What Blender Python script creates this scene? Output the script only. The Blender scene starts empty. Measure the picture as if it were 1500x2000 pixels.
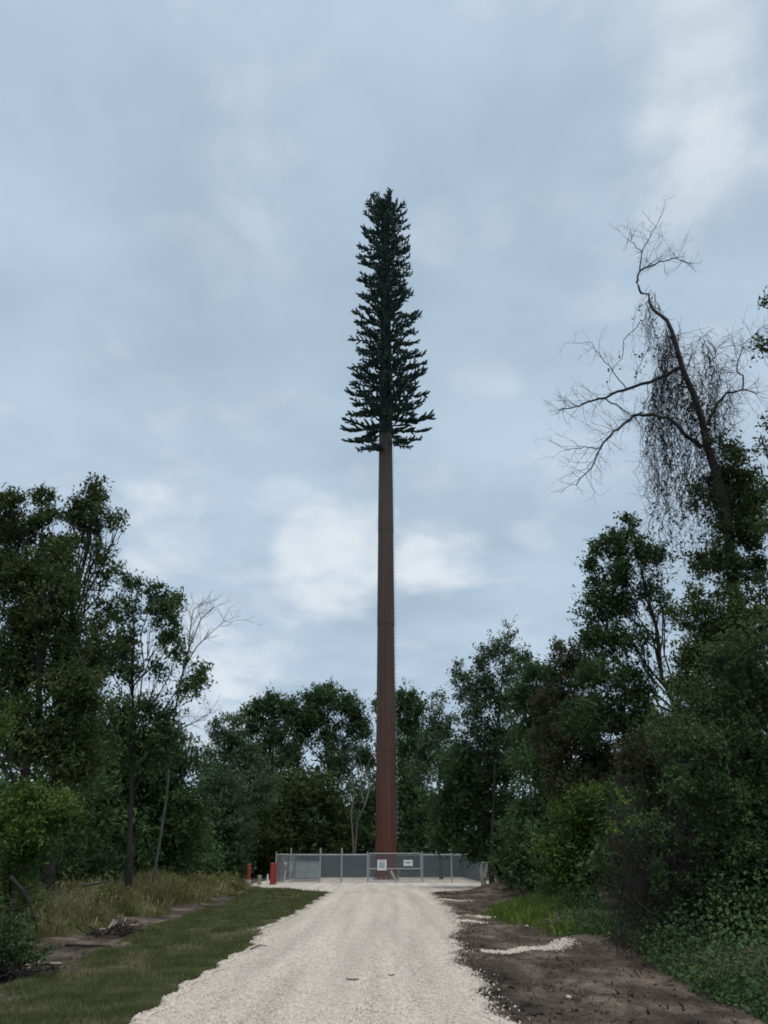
import bpy, math, random
import numpy as np
from math import radians as R

rng = np.random.default_rng(11)
random.seed(11)
scene = bpy.context.scene
C = scene.collection

# ------------------------------------------------------------------ camera, world, sun, exposure
EYE, PITCH, F = 1.65, R(24.26), 1502.0          # F: focal length in pixels of a 1500 x 2000 frame
cam = bpy.data.cameras.new('camera')
cam.sensor_fit = 'VERTICAL'
cam.angle = 2 * math.atan(1000 / F)
cam.clip_start, cam.clip_end = 0.1, 6000
camo = bpy.data.objects.new('camera', cam)
C.objects.link(camo)
camo.location = (0, 0, EYE)
camo.rotation_euler = (math.pi / 2 + PITCH, 0, 0)
scene.camera = camo

SUN_EL, SUN_AZ = R(74), R(170)                  # behind the cloud, high and behind the camera
world = bpy.data.worlds.new('World')
scene.world = world
world.use_nodes = True
scene.cycles.filter_width = 1.8
scene.view_settings.view_transform = 'Standard'
scene.view_settings.look = 'None'
scene.view_settings.exposure = 0.2
scene.view_settings.gamma = 1.0
scene.view_settings.use_curve_mapping = False


def px_dir(px, py):
    """unit world direction through a photo pixel"""
    x, v = (px - 750) / F, -(py - 1000) / F
    d = np.array([x, math.cos(PITCH) - v * math.sin(PITCH), math.sin(PITCH) + v * math.cos(PITCH)])
    return d / np.linalg.norm(d)


def build_world():
    nt = world.node_tree
    N, L = nt.nodes, nt.links
    N.clear()
    out = N.new('ShaderNodeOutputWorld')
    bg = N.new('ShaderNodeBackground')
    bg.inputs['Strength'].default_value = 0.1
    L.new(bg.outputs[0], out.inputs['Surface'])
    sky = N.new('ShaderNodeTexSky')
    sky.sky_type = 'NISHITA'
    sky.sun_disc = False
    sky.sun_elevation = SUN_EL
    sky.sun_rotation = SUN_AZ
    tc = N.new('ShaderNodeTexCoord')

    def math_(op, a, b=None, c=None, clamp=False):
        n = N.new('ShaderNodeMath'); n.operation = op; n.use_clamp = clamp
        for i, v in enumerate((a, b, c)):
            if v is None: continue
            if isinstance(v, (int, float)): n.inputs[i].default_value = v
            else: L.new(v, n.inputs[i])
        return n.outputs[0]

    def mixc(f, a, b):
        n = N.new('ShaderNodeMix'); n.data_type = 'RGBA'
        for s, v in ((n.inputs[0], f), (n.inputs[6], a), (n.inputs[7], b)):
            if isinstance(v, tuple): s.default_value = v + (1,)
            elif isinstance(v, float): s.default_value = v
            else: L.new(v, s)
        return n.outputs[2]

    # cloud layer: the direction met with a flat deck above
    sep = N.new('ShaderNodeSeparateXYZ'); L.new(tc.outputs['Generated'], sep.inputs[0])
    zz = math_('ADD', math_('MAXIMUM', sep.outputs[2], 0.0), 0.22)
    cmb = N.new('ShaderNodeCombineXYZ')
    L.new(math_('DIVIDE', sep.outputs[0], zz), cmb.inputs[0])
    L.new(math_('DIVIDE', sep.outputs[1], zz), cmb.inputs[1])

    def noise(scale, detail, rough, off, dist=0.0):
        m = N.new('ShaderNodeMapping'); m.inputs['Location'].default_value = off
        L.new(cmb.outputs[0], m.inputs[0])
        n = N.new('ShaderNodeTexNoise')
        n.inputs['Scale'].default_value = scale
        n.inputs['Detail'].default_value = detail
        n.inputs['Roughness'].default_value = rough
        n.inputs['Distortion'].default_value = dist
        L.new(m.outputs[0], n.inputs['Vector'])
        return n.outputs['Fac']

    def ramp(f, a, b):
        n = N.new('ShaderNodeMapRange'); n.interpolation_type = 'SMOOTHSTEP'
        L.new(f, n.inputs[0]); n.inputs[1].default_value = a; n.inputs[2].default_value = b
        return n.outputs[0]

    big = ramp(noise(1.35, 4, 0.5, (3.1, 0.9, 0), 0.0), 0.34, 0.66)
    mid = ramp(noise(3.4, 4, 0.5, (8.3, 2.2, 0), 0.12), 0.3, 0.7)
    fine = noise(8.0, 4, 0.5, (2.2, 7.7, 0), 0.15)
    dens = math_('ADD', math_('MULTIPLY_ADD', mid, 0.42, math_('MULTIPLY', big, 0.46)), math_('MULTIPLY_ADD', fine, 0.5, -0.2), clamp=True)
    base = mixc(dens, (3.4, 4.40, 5.45), (4.75, 5.88, 7.1))
    # thin spots in the deck where the light comes through
    wisp = ramp(noise(5.6, 5, 0.52, (1.7, 5.2, 0), 0.15), 0.25, 0.75)
    total = None
    for px, py, wid, amp in ((645, 1090, 4.2, .95), (575, 1000, 3.4, .62), (745, 1080, 4.0, .55), (865, 1092, 3.4, .8), (325, 1035, 4.0, .62),
                             (480, 1240, 5.0, .42), (390, 1370, 5.5, .5), (1430, 290, 6.5, .5), (1270, 70, 7.0, .42), (520, 330, 6.0, .04), (860, 80, 8, .2)):
        d = px_dir(px, py)
        dot = N.new('ShaderNodeVectorMath'); dot.operation = 'DOT_PRODUCT'
        nrm = N.new('ShaderNodeVectorMath'); nrm.operation = 'NORMALIZE'
        L.new(tc.outputs['Generated'], nrm.inputs[0])
        L.new(nrm.outputs[0], dot.inputs[0]); dot.inputs[1].default_value = tuple(d)
        s = ramp(dot.outputs['Value'], math.cos(R(wid * 1.25)), math.cos(R(wid * 0.1)))
        s = math_('MULTIPLY', s, amp)
        total = s if total is None else math_('ADD', total, s)
    tot1 = math_('MINIMUM', total, 1.0)
    gap = ramp(math_('ADD', math_('MULTIPLY', tot1, 0.95), math_('MULTIPLY_ADD', wisp, 0.85, -0.45)), 0.0, 1.2)
    cloud = mixc(gap, base, (6.8, 7.35, 7.8))
    # at the horizon the deck goes grey
    col = mixc(0.94, sky.outputs[0], cloud)
    L.new(col, bg.inputs['Color'])


build_world()
sun = bpy.data.lights.new('sun', 'SUN')
sun.energy = 1.5
sun.angle = R(40)
sun.color = (1.0, 0.91, 0.79)
suno = bpy.data.objects.new('sun', sun)
C.objects.link(suno)
_sd = np.array([math.sin(SUN_AZ) * math.cos(SUN_EL), math.cos(SUN_AZ) * math.cos(SUN_EL), math.sin(SUN_EL)])
import mathutils
suno.rotation_euler = mathutils.Vector(_sd).to_track_quat('Z', 'Y').to_euler()


# ------------------------------------------------------------------ helpers
def P(px, py, Y):
    """world point seen at a photo pixel, at distance Y down the drive"""
    d = px_dir(px, py)
    return np.array([0, 0, EYE]) + d * (Y / d[1])


def zc(p):
    return p[1] * math.cos(PITCH) + (p[2] - EYE) * math.sin(PITCH)


def G(px, py):
    """ground point (flat ground) at a photo pixel"""
    d = px_dir(px, py)
    t = -EYE / d[2]
    return np.array([d[0] * t, d[1] * t, 0.0])


class MB:
    def __init__(s):
        s.v, s.q, s.t, s.n = [], [], [], 0

    def add(s, v, q=None, t=None):
        v = np.asarray(v, float).reshape(-1, 3)
        if q is not None and len(q): s.q.append(np.asarray(q, np.int64).reshape(-1, 4) + s.n)
        if t is not None and len(t): s.t.append(np.asarray(t, np.int64).reshape(-1, 3) + s.n)
        s.v.append(v); s.n += len(v)

    def box(s, c, size, rot=None):
        h = np.array(size) / 2
        v = np.array([[x, y, z] for z in (-1, 1) for y in (-1, 1) for x in (-1, 1)], float) * h
        if rot is not None: v = v @ np.array(rot).T
        s.add(v + np.array(c), [[0, 2, 3, 1], [4, 5, 7, 6], [0, 1, 5, 4], [2, 6, 7, 3], [0, 4, 6, 2], [1, 3, 7, 5]])

    def tube(s, pts, rad, n=5, cap=False):
        pts = np.asarray(pts, float); k = len(pts)
        rad = np.broadcast_to(np.asarray(rad, float), (k,))
        tan = np.gradient(pts, axis=0)
        tan /= np.linalg.norm(tan, axis=1)[:, None] + 1e-9
        ref = np.array([0, 0, 1.0]) if abs(tan[:, 2]).mean() < 0.8 else np.array([1.0, 0, 0])
        u = np.cross(tan, ref); u /= np.linalg.norm(u, axis=1)[:, None] + 1e-9
        w = np.cross(tan, u)
        a = np.arange(n) * 2 * math.pi / n
        v = pts[:, None, :] + rad[:, None, None] * (np.cos(a)[None, :, None] * u[:, None, :] + np.sin(a)[None, :, None] * w[:, None, :])
        i = np.arange(k - 1)[:, None] * n; j = np.arange(n)[None, :]; j2 = (j + 1) % n
        q = np.stack([i + j, i + j2, i + n + j2, i + n + j], -1).reshape(-1, 4)
        s.add(v.reshape(-1, 3), q)
        if cap:
            for e, flip in ((0, 1), (k - 1, 0)):
                ring = v[e]; c = ring.mean(0)
                vv = np.vstack([ring, c]); jj = np.arange(n)
                tt = np.stack([jj, (jj + 1) % n, np.full(n, n)], -1)
                s.add(vv, None, tt[:, ::-1] if flip else tt)

    def mesh(s, name, mat, smooth=False):
        me = bpy.data.meshes.new(name)
        v = np.vstack(s.v) if s.v else np.zeros((0, 3))
        q = np.vstack(s.q) if s.q else np.zeros((0, 4), np.int64)
        t = np.vstack(s.t) if s.t else np.zeros((0, 3), np.int64)
        me.vertices.add(len(v)); me.vertices.foreach_set('co', v.astype(np.float32).ravel())
        me.loops.add(q.size + t.size)
        me.loops.foreach_set('vertex_index', np.concatenate([q.ravel(), t.ravel()]).astype(np.int32))
        me.polygons.add(len(q) + len(t))
        st = np.concatenate([np.arange(len(q)) * 4, q.size + np.arange(len(t)) * 3]).astype(np.int32)
        me.polygons.foreach_set('loop_start', st)
        me.update(calc_edges=True)
        me.validate()
        me.polygons.foreach_set('use_smooth', np.full(len(me.polygons), smooth, bool))
        if mat: me.materials.append(mat)
        return me

    def obj(s, name, mat, parent=None, smooth=False):
        return link(name, s.mesh(name, mat, smooth), parent)


def link(name, data, parent=None):
    o = bpy.data.objects.new(name, data)
    C.objects.link(o)
    if parent is not None: o.parent = parent
    return o


def tag(o, label=None, cat=None, group=None, kind=None):
    for k, v in (('label', label), ('category', cat), ('group', group), ('kind', kind)):
        if v: o[k] = v
    return o


def thing(name, label, cat, loc, group=None):
    o = bpy.data.objects.new(name, None)
    C.objects.link(o)
    o.location = tuple(loc)
    o.empty_display_size = 0.3
    return tag(o, label, cat, group)


class Local:
    """an MB whose points are stored relative to an origin"""


def sub(mb, origin):
    o = np.asarray(origin, float)
    mb.v = [a - o for a in mb.v]
    return mb


# ------------------------------------------------------------------ ground shape
EDGE_L = np.array([G(*p)[:2] for p in ((225, 2030), (260, 2000), (400, 1905), (490, 1852), (512, 1815), (560, 1795), (600, 1772), (622, 1757), (640, 1747))])
EDGE_R = np.array([G(*p)[:2] for p in ((1015, 2030), (990, 2000), (932, 1930), (893, 1872), (886, 1832), (897, 1806), (884, 1780), (862, 1762), (846, 1748))])


def road_l(y):
    x = np.interp(y, EDGE_L[:, 1], EDGE_L[:, 0])
    return x + 0.10 * np.sin(y * 1.9) * np.minimum(1, y / 30) + 0.05 * np.sin(y * 5.3 + 1)


def road_r(y):
    x = np.interp(y, EDGE_R[:, 1], EDGE_R[:, 0])
    return x + 0.10 * np.sin(y * 1.4 + 2) + 0.06 * np.sin(y * 4.1)


def sstep(a, b, x):
    t = np.clip((x - a) / (b - a), 0, 1)
    return t * t * (3 - 2 * t)


def h(x, y):
    x = np.asarray(x, float); y = np.asarray(y, float)
    xl, xr = road_l(np.clip(y, 3, 45)), road_r(np.clip(y, 3, 45))
    out_l, out_r = sstep(0.1, 1.4, xl - x), sstep(0.15, 1.2, x - xr)
    far = 1 - sstep(46, 52, y)
    z = -0.05 * out_l * far - 0.06 * out_r * far
    bump = (np.sin(x * 2.1 + y * 0.7) * np.sin(y * 1.3 - x * 0.4) + 0.6 * np.sin(x * 4.3 + 1.1) * np.sin(y * 3.1 + x)) * 0.035
    z = z + bump * (out_r * far + 0.3 * out_l * far)
    z = z + 0.32 * sstep(7.6, 9.6, -x) * far                       # bank under the tall weeds
    z = z - 0.06 * np.exp(-((x + 6.9) / 0.8) ** 2) * far           # worn track
    z = z + 0.30 * sstep(4.2, 7.0, x) * far                        # bank on the other side
    for cx, cy, s, a in ((6.2, 46, 1.6, .34), (4.0, 41.5, .9, .16), (3.2, 23, .7, .10), (4.2, 19.2, .9, .14), (2.6, 15.6, .8, .08)):
        z = z + a * np.exp(-(((x - cx) / (1.4 * s)) ** 2 + ((y - cy) / s) ** 2))
    return z


def on(x, y, dz=0.0):
    return np.array([x, y, float(h(x, y)) + dz])


# ------------------------------------------------------------------ materials
def nodemat(name):
    m = bpy.data.materials.new(name); m.use_nodes = True
    nt = m.node_tree
    return m, nt, nt.nodes['Principled BSDF']


def setp(b, **kw):
    for k, v in kw.items():
        b.inputs[k.replace('_', ' ')].default_value = v


def leaf_mat(name, cols, trans=0.2, spread=0.8, rough=0.65, spec=0.13):
    m, nt, b = nodemat(name)
    N, L = nt.nodes, nt.links
    geo = N.new('ShaderNodeNewGeometry')
    tc = N.new('ShaderNodeTexCoord')
    no = N.new('ShaderNodeTexNoise'); no.inputs['Scale'].default_value = spread; no.inputs['Detail'].default_value = 3
    L.new(tc.outputs['Object'], no.inputs['Vector'])
    mx = N.new('ShaderNodeMath'); mx.operation = 'MULTIPLY_ADD'
    L.new(geo.outputs['Random Per Island'], mx.inputs[0]); mx.inputs[1].default_value = 0.40
    sc = N.new('ShaderNodeMath'); sc.operation = 'MULTIPLY_ADD'; sc.inputs[1].default_value = 1.9; sc.inputs[2].default_value = -0.65
    L.new(no.outputs['Fac'], sc.inputs[0]); L.new(sc.outputs[0], mx.inputs[2])
    cr = N.new('ShaderNodeValToRGB')
    els = cr.color_ramp.elements
    while len(els) < len(cols): els.new(0.5)
    for i, c in enumerate(cols):
        els[i].position = i / (len(cols) - 1); els[i].color = tuple(c) + (1,)
    L.new(mx.outputs[0], cr.inputs[0])
    L.new(cr.outputs[0], b.inputs['Base Color'])
    setp(b, Roughness=rough)
    b.inputs['Specular IOR Level'].default_value = spec
    tr = N.new('ShaderNodeBsdfTranslucent'); L.new(cr.outputs[0], tr.inputs['Color'])
    ms = N.new('ShaderNodeMixShader'); ms.inputs[0].default_value = trans
    L.new(b.outputs[0], ms.inputs[1]); L.new(tr.outputs[0], ms.inputs[2])
    L.new(ms.outputs[0], nt.nodes['Material Output'].inputs['Surface'])
    return m


def surf(name, c1, c2, scale=4.0, rough=0.85, bump=0.0, metal=0.0, stretch=(1, 1, 1), detail=5, spec=0.3, bscale=None):
    m, nt, b = nodemat(name)
    N, L = nt.nodes, nt.links
    tc = N.new('ShaderNodeTexCoord'); mp = N.new('ShaderNodeMapping'); mp.inputs['Scale'].default_value = stretch
    L.new(tc.outputs['Object'], mp.inputs[0])
    no = N.new('ShaderNodeTexNoise'); no.inputs['Scale'].default_value = scale; no.inputs['Detail'].default_value = detail
    no.inputs['Roughness'].default_value = 0.6
    L.new(mp.outputs[0], no.inputs['Vector'])
    cr = N.new('ShaderNodeValToRGB'); e = cr.color_ramp.elements
    e[0].position, e[1].position = 0.3, 0.7
    e[0].color, e[1].color = tuple(c1) + (1,), tuple(c2) + (1,)
    L.new(no.outputs['Fac'], cr.inputs[0]); L.new(cr.outputs[0], b.inputs['Base Color'])
    setp(b, Roughness=rough, Metallic=metal)
    b.inputs['Specular IOR Level'].default_value = spec
    if bump:
        bp = N.new('ShaderNodeBump'); bp.inputs['Strength'].default_value = bump; bp.inputs['Distance'].default_value = 0.02
        n2 = N.new('ShaderNodeTexNoise'); n2.inputs['Scale'].default_value = bscale or scale * 4; n2.inputs['Detail'].default_value = 6
        L.new(mp.outputs[0], n2.inputs['Vector'])
        L.new(n2.outputs['Fac'], bp.inputs['Height']); L.new(bp.outputs[0], b.inputs['Normal'])
    return m


M = {}
M['leaf_dark'] = leaf_mat('leaf_dark', [(0.033, 0.060, 0.028), (0.057, 0.104, 0.043), (0.090, 0.146, 0.053), (0.112, 0.165, 0.061)])
M['leaf_olive'] = leaf_mat('leaf_olive', [(0.035, 0.059, 0.022), (0.063, 0.096, 0.034), (0.098, 0.134, 0.044), (0.133, 0.146, 0.053)])
M['leaf_blue'] = leaf_mat('leaf_blue', [(0.026, 0.050, 0.031), (0.051, 0.085, 0.047), (0.075, 0.118, 0.060), (0.105, 0.146, 0.078)])
M['leaf_pale'] = leaf_mat('leaf_pale', [(0.040, 0.061, 0.034), (0.073, 0.109, 0.059), (0.106, 0.156, 0.079), (0.132, 0.177, 0.099)])
M['leaf_bright'] = leaf_mat('leaf_bright', [(0.044, 0.077, 0.019), (0.082, 0.133, 0.030), (0.120, 0.182, 0.041), (0.150, 0.210, 0.055)])
M['leaf_lime'] = leaf_mat('leaf_lime', [(.06, .10, .02), (.10, .16, .03), (.15, .21, .04), (.17, .20, .05)])
M['leaf_brown'] = leaf_mat('leaf_brown', [(.034, .040, .020), (.056, .062, .030), (.080, .080, .038), (.100, .085, .045)])
M['ivy'] = leaf_mat('ivy', [(0.032, 0.054, 0.020), (0.057, 0.089, 0.032), (0.086, 0.122, 0.043), (0.122, 0.151, 0.057)])
M['grass'] = leaf_mat('grass', [(.075, .09, .035), (.12, .14, .052), (.17, .185, .075), (.29, .26, .14)], spread=1.6, trans=.3)
M['weeds'] = leaf_mat('weeds', [(.08, .095, .038), (.16, .17, .065), (.30, .275, .12), (.46, .40, .24)], spread=0.9, trans=.35)
M['needle'] = leaf_mat('needle', [(.018, .042, .034), (.03, .064, .05), (.045, .085, .062)], trans=0.05, rough=.6, spec=.25)
M['bark'] = surf('bark', (.022, .019, .017), (.055, .048, .042), 6, .9, .6, stretch=(1, 1, .25))
M['bark_dead'] = surf('bark_dead', (.03, .027, .026), (.07, .064, .06), 5, .9, .5, stretch=(1, 1, .3))
M['bark_pale'] = surf('bark_pale', (.22, .21, .195), (.5, .485, .455), 3, .9, .5, stretch=(1, 1, .3))
M['bark_grey'] = surf('bark_grey', (.10, .09, .08), (.2, .18, .165), 4, .9, .4, stretch=(1, 1, .3))
M['vine'] = surf('vine', (.02, .017, .016), (.05, .042, .038), 3, .9)
M['galv'] = surf('galv', (.30, .32, .33), (.46, .48, .49), 9, .5, metal=0.25, spec=.5)
M['wire'] = surf('wire', (.17, .195, .205), (.24, .265, .28), 3, .5, metal=0.2)
M['screen'] = surf('screen', (.062, .082, .09), (.085, .108, .115), 1.2, .9, .2, bscale=60)
M['red'] = surf('red', (.25, .042, .032), (.33, .062, .045), 5, .6, .1)
M['white'] = surf('white', (.68, .68, .67), (.8, .8, .79), 5, .5)
M['print_blue'] = surf('print_blue', (.30, .37, .45), (.40, .47, .55), 8, .5)
M['print_dark'] = surf('print_dark', (.12, .12, .14), (.2, .2, .22), 8, .5)
M['concrete'] = surf('concrete', (.33, .32, .30), (.48, .47, .44), 4, .9, .3)
M['cabinet'] = surf('cabinet', (.24, .29, .30), (.33, .38, .39), 2, .6)
M['tan'] = surf('tan', (.22, .24, .16), (.30, .32, .22), 4, .6)
M['log'] = surf('log', (.07, .055, .045), (.16, .13, .11), 6, .9, .5)
M['dark_leaf'] = surf('dark_leaf', (.02, .016, .014), (.05, .04, .035), 9, .8)
M['rock'] = surf('rock', (.50, .46, .41), (.72, .67, .61), 12, .9, .4)
M['chip'] = surf('chip', (.25, .21, .17), (.42, .37, .31), 8, .9)


def pole_mat():
    """brown paint, redder near the foot and weathered greyer higher up, with rain streaks"""
    m, nt, b = nodemat('pole_paint')
    N, L = nt.nodes, nt.links
    tc = N.new('ShaderNodeTexCoord'); sp_ = N.new('ShaderNodeSeparateXYZ'); L.new(tc.outputs['Object'], sp_.inputs[0])
    mp = N.new('ShaderNodeMapping'); mp.inputs['Scale'].default_value = (3, 3, .05); L.new(tc.outputs['Object'], mp.inputs[0])
    no = N.new('ShaderNodeTexNoise'); no.inputs['Scale'].default_value = 2.2; no.inputs['Detail'].default_value = 6; L.new(mp.outputs[0], no.inputs['Vector'])
    ad = N.new('ShaderNodeMath'); ad.operation = 'MULTIPLY_ADD'; ad.inputs[1].default_value = 14; L.new(no.outputs['Fac'], ad.inputs[0]); L.new(sp_.outputs[2], ad.inputs[2])
    mr = N.new('ShaderNodeMapRange'); mr.inputs[1].default_value = 7; mr.inputs[2].default_value = 42; L.new(ad.outputs[0], mr.inputs[0])
    cr = N.new('ShaderNodeValToRGB'); e = cr.color_ramp.elements
    e[0].color = (.105, .033, .021, 1); e[1].color = (.080, .060, .049, 1)
    k = e.new(.35); k.color = (.088, .047, .034, 1)
    L.new(mr.outputs[0], cr.inputs[0])
    r3 = N.new('ShaderNodeMapRange'); r3.inputs[1].default_value = .3; r3.inputs[2].default_value = .7; r3.inputs[3].default_value = .78; r3.inputs[4].default_value = 1.2
    L.new(no.outputs['Fac'], r3.inputs[0])
    vm = N.new('ShaderNodeVectorMath'); vm.operation = 'SCALE'; L.new(cr.outputs[0], vm.inputs[0]); L.new(r3.outputs[0], vm.inputs['Scale'])
    L.new(vm.outputs[0], b.inputs['Base Color'])
    setp(b, Roughness=.6); b.inputs['Specular IOR Level'].default_value = .3
    return m


M['pole'] = pole_mat()
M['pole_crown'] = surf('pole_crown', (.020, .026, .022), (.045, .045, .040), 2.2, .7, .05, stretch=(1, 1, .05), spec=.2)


def gravel_mat():
    m, nt, b = nodemat('gravel')
    N, L = nt.nodes, nt.links
    tc = N.new('ShaderNodeTexCoord')
    vo = N.new('ShaderNodeTexVoronoi'); vo.inputs['Scale'].default_value = 26
    L.new(tc.outputs['Object'], vo.inputs['Vector'])
    sepc = N.new('ShaderNodeSeparateColor'); L.new(vo.outputs['Color'], sepc.inputs[0])
    cr = N.new('ShaderNodeValToRGB'); e = cr.color_ramp.elements
    e[0].position, e[0].color = 0.0, (.46, .405, .345, 1)
    e[1].position, e[1].color = 1.0, (.76, .685, .60, 1)
    k = e.new(.35); k.color = (.66, .585, .505, 1)
    L.new(sepc.outputs[0], cr.inputs[0])
    # packed wheel paths and dusty patches
    mp = N.new('ShaderNodeMapping'); mp.inputs['Scale'].default_value = (1.2, .06, 1)
    L.new(tc.outputs['Object'], mp.inputs[0])
    no = N.new('ShaderNodeTexNoise'); no.inputs['Scale'].default_value = 1.6; no.inputs['Detail'].default_value = 5
    L.new(mp.outputs[0], no.inputs['Vector'])
    r2 = N.new('ShaderNodeMapRange'); r2.inputs[1].default_value = .32; r2.inputs[2].default_value = .7
    r2.inputs[3].default_value = .76; r2.inputs[4].default_value = 1.1
    L.new(no.outputs['Fac'], r2.inputs[0])
    n3 = N.new('ShaderNodeTexNoise'); n3.inputs['Scale'].default_value = 9; n3.inputs['Detail'].default_value = 4
    L.new(tc.outputs['Object'], n3.inputs['Vector'])
    r3 = N.new('ShaderNodeMapRange'); r3.inputs[1].default_value = .3; r3.inputs[2].default_value = .7
    r3.inputs[3].default_value = .84; r3.inputs[4].default_value = 1.06
    L.new(n3.outputs['Fac'], r3.inputs[0])
    mu = N.new('ShaderNodeMath'); mu.operation = 'MULTIPLY'; L.new(r2.outputs[0], mu.inputs[0]); L.new(r3.outputs[0], mu.inputs[1])
    vm = N.new('ShaderNodeVectorMath'); vm.operation = 'SCALE'
    L.new(cr.outputs[0], vm.inputs[0]); L.new(mu.outputs[0], vm.inputs['Scale'])
    L.new(vm.outputs[0], b.inputs['Base Color'])
    setp(b, Roughness=.95)
    b.inputs['Specular IOR Level'].default_value = .15
    bp = N.new('ShaderNodeBump'); bp.inputs['Strength'].default_value = .7; bp.inputs['Distance'].default_value = .02
    bp.invert = True
    L.new(vo.outputs['Distance'], bp.inputs['Height']); L.new(bp.outputs[0], b.inputs['Normal'])
    return m


def stone_mat():
    m, nt, b = nodemat('stone')
    N, L = nt.nodes, nt.links
    geo = N.new('ShaderNodeNewGeometry')
    cr = N.new('ShaderNodeValToRGB'); e = cr.color_ramp.elements
    e[0].position, e[0].color = 0, (.50, .44, .375, 1)
    e[1].position, e[1].color = 1, (.80, .725, .64, 1)
    k = e.new(.3); k.color = (.68, .605, .525, 1)
    L.new(geo.outputs['Random Per Island'], cr.inputs[0]); L.new(cr.outputs[0], b.inputs['Base Color'])
    setp(b, Roughness=.95); b.inputs['Specular IOR Level'].default_value = .15
    return m


def dirt_mat(name, dark, mid, light, k=1.0):
    m, nt, b = nodemat(name)
    N, L = nt.nodes, nt.links
    tc = N.new('ShaderNodeTexCoord')
    mp = N.new('ShaderNodeMapping'); mp.inputs['Scale'].default_value = (1, .6, 1); L.new(tc.outputs['Object'], mp.inputs[0])
    n1 = N.new('ShaderNodeTexNoise'); n1.inputs['Scale'].default_value = .9; n1.inputs['Detail'].default_value = 9; n1.inputs['Roughness'].default_value = .68
    L.new(mp.outputs[0], n1.inputs['Vector'])
    cr = N.new('ShaderNodeValToRGB'); e = cr.color_ramp.elements
    e[0].position, e[0].color = .33, tuple(dark) + (1,)
    e[1].position, e[1].color = .68, tuple(light) + (1,)
    kk = e.new(.5); kk.color = tuple(mid) + (1,)
    L.new(n1.outputs['Fac'], cr.inputs[0])
    n2 = N.new('ShaderNodeTexNoise'); n2.inputs['Scale'].default_value = 14; n2.inputs['Detail'].default_value = 6; n2.inputs['Roughness'].default_value = .7
    L.new(tc.outputs['Object'], n2.inputs['Vector'])
    r3 = N.new('ShaderNodeMapRange'); r3.inputs[1].default_value = .3; r3.inputs[2].default_value = .7
    r3.inputs[3].default_value = .55; r3.inputs[4].default_value = 1.35
    L.new(n2.outputs['Fac'], r3.inputs[0])
    vm = N.new('ShaderNodeVectorMath'); vm.operation = 'SCALE'
    L.new(cr.outputs[0], vm.inputs[0]); L.new(r3.outputs[0], vm.inputs['Scale'])
    L.new(vm.outputs[0], b.inputs['Base Color'])
    setp(b, Roughness=.95); b.inputs['Specular IOR Level'].default_value = .15
    bp = N.new('ShaderNodeBump'); bp.inputs['Strength'].default_value = .8; bp.inputs['Distance'].default_value = .05
    L.new(n2.outputs['Fac'], bp.inputs['Height']); L.new(bp.outputs[0], b.inputs['Normal'])
    return m


M['gravel'] = gravel_mat()
M['stone'] = stone_mat()
M['dirt'] = dirt_mat('dirt', (.026, .020, .016), (.095, .073, .057), (.26, .21, .165))
M['turf'] = dirt_mat('turf', (.040, .042, .020), (.085, .080, .038), (.16, .125, .08))

# ------------------------------------------------------------------ the setting
def build_ground():
    xs = np.unique(np.concatenate([np.linspace(-2500, -60, 14), np.linspace(-60, -14, 30), np.arange(-14, 9, .28), np.linspace(9, 60, 34), np.linspace(60, 2500, 14)]))
    ys = np.unique(np.concatenate([np.linspace(-400, 3, 10), np.arange(3, 30, .3), np.arange(30, 55, .6), np.linspace(55, 130, 30), np.linspace(130, 3500, 18)]))
    X, Yg = np.meshgrid(xs, ys)
    Z = h(X, Yg) * sstep(-400, 3, Yg)
    mb = MB()
    nx, ny = len(xs), len(ys)
    i, j = np.meshgrid(np.arange(nx - 1), np.arange(ny - 1))
    a = j * nx + i
    mb.add(np.stack([X, Yg, Z], -1).reshape(-1, 3), np.stack([a, a + 1, a + 1 + nx, a + nx], -1).reshape(-1, 4))
    tag(mb.obj('ground', M['dirt'], smooth=True), 'dark bare soil with churned patches beside the gravel drive', 'ground', kind='structure')


def sheet(name, ys, xl, xr, n, mat, dz, crown=0.0, **tg):
    mb = MB()
    t = np.linspace(0, 1, n)
    X = xl[:, None] * (1 - t) + xr[:, None] * t
    Yg = np.repeat(ys[:, None], n, 1)
    edge = np.minimum(t, 1 - t)
    lift = np.where(edge < 1e-6, -0.03, dz) + crown * (1 - (2 * t - 1) ** 2)
    if name == 'gravel_drive': lift = lift - .022 * np.exp(-((t - .27) / .07) ** 2) - .022 * np.exp(-((t - .71) / .07) ** 2)
    Z = h(X, Yg) + lift[None, :]
    j, i = np.meshgrid(np.arange(n - 1), np.arange(len(ys) - 1))
    a = i * n + j
    mb.add(np.stack([X, Yg, Z], -1).reshape(-1, 3), np.stack([a, a + 1, a + 1 + n, a + n], -1).reshape(-1, 4))
    return tag(mb.obj(name, mat, smooth=True), kind='structure', **tg)


build_ground()
ys = np.arange(2.5, 45.01, .15)
sheet('gravel_drive', ys, road_l(ys), road_r(ys), 25, M['gravel'], .035, .05,
      label='pale gravel drive running straight up to the fenced compound', cat='drive')
# the pad in front of and inside the compound
ys = np.linspace(45.0, 82, 150)
pl = np.interp(ys, [45, 48, 50.5, 52.5, 54, 82], [-2.95, -3.6, -5.6, -8.4, -9.6, -10.2]) + .08 * np.sin(ys * 3)
pr = np.interp(ys, [45, 47, 50, 53, 56, 82], [2.65, 3.5, 5.4, 6.9, 8.4, 9.0]) + .15 * np.sin(ys * 2.3)
sheet('gravel_pad', ys, pl, pr, 30, M['gravel'], .035, .03, label='pale gravel pad under the fenced compound', cat='gravel pad')
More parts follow.
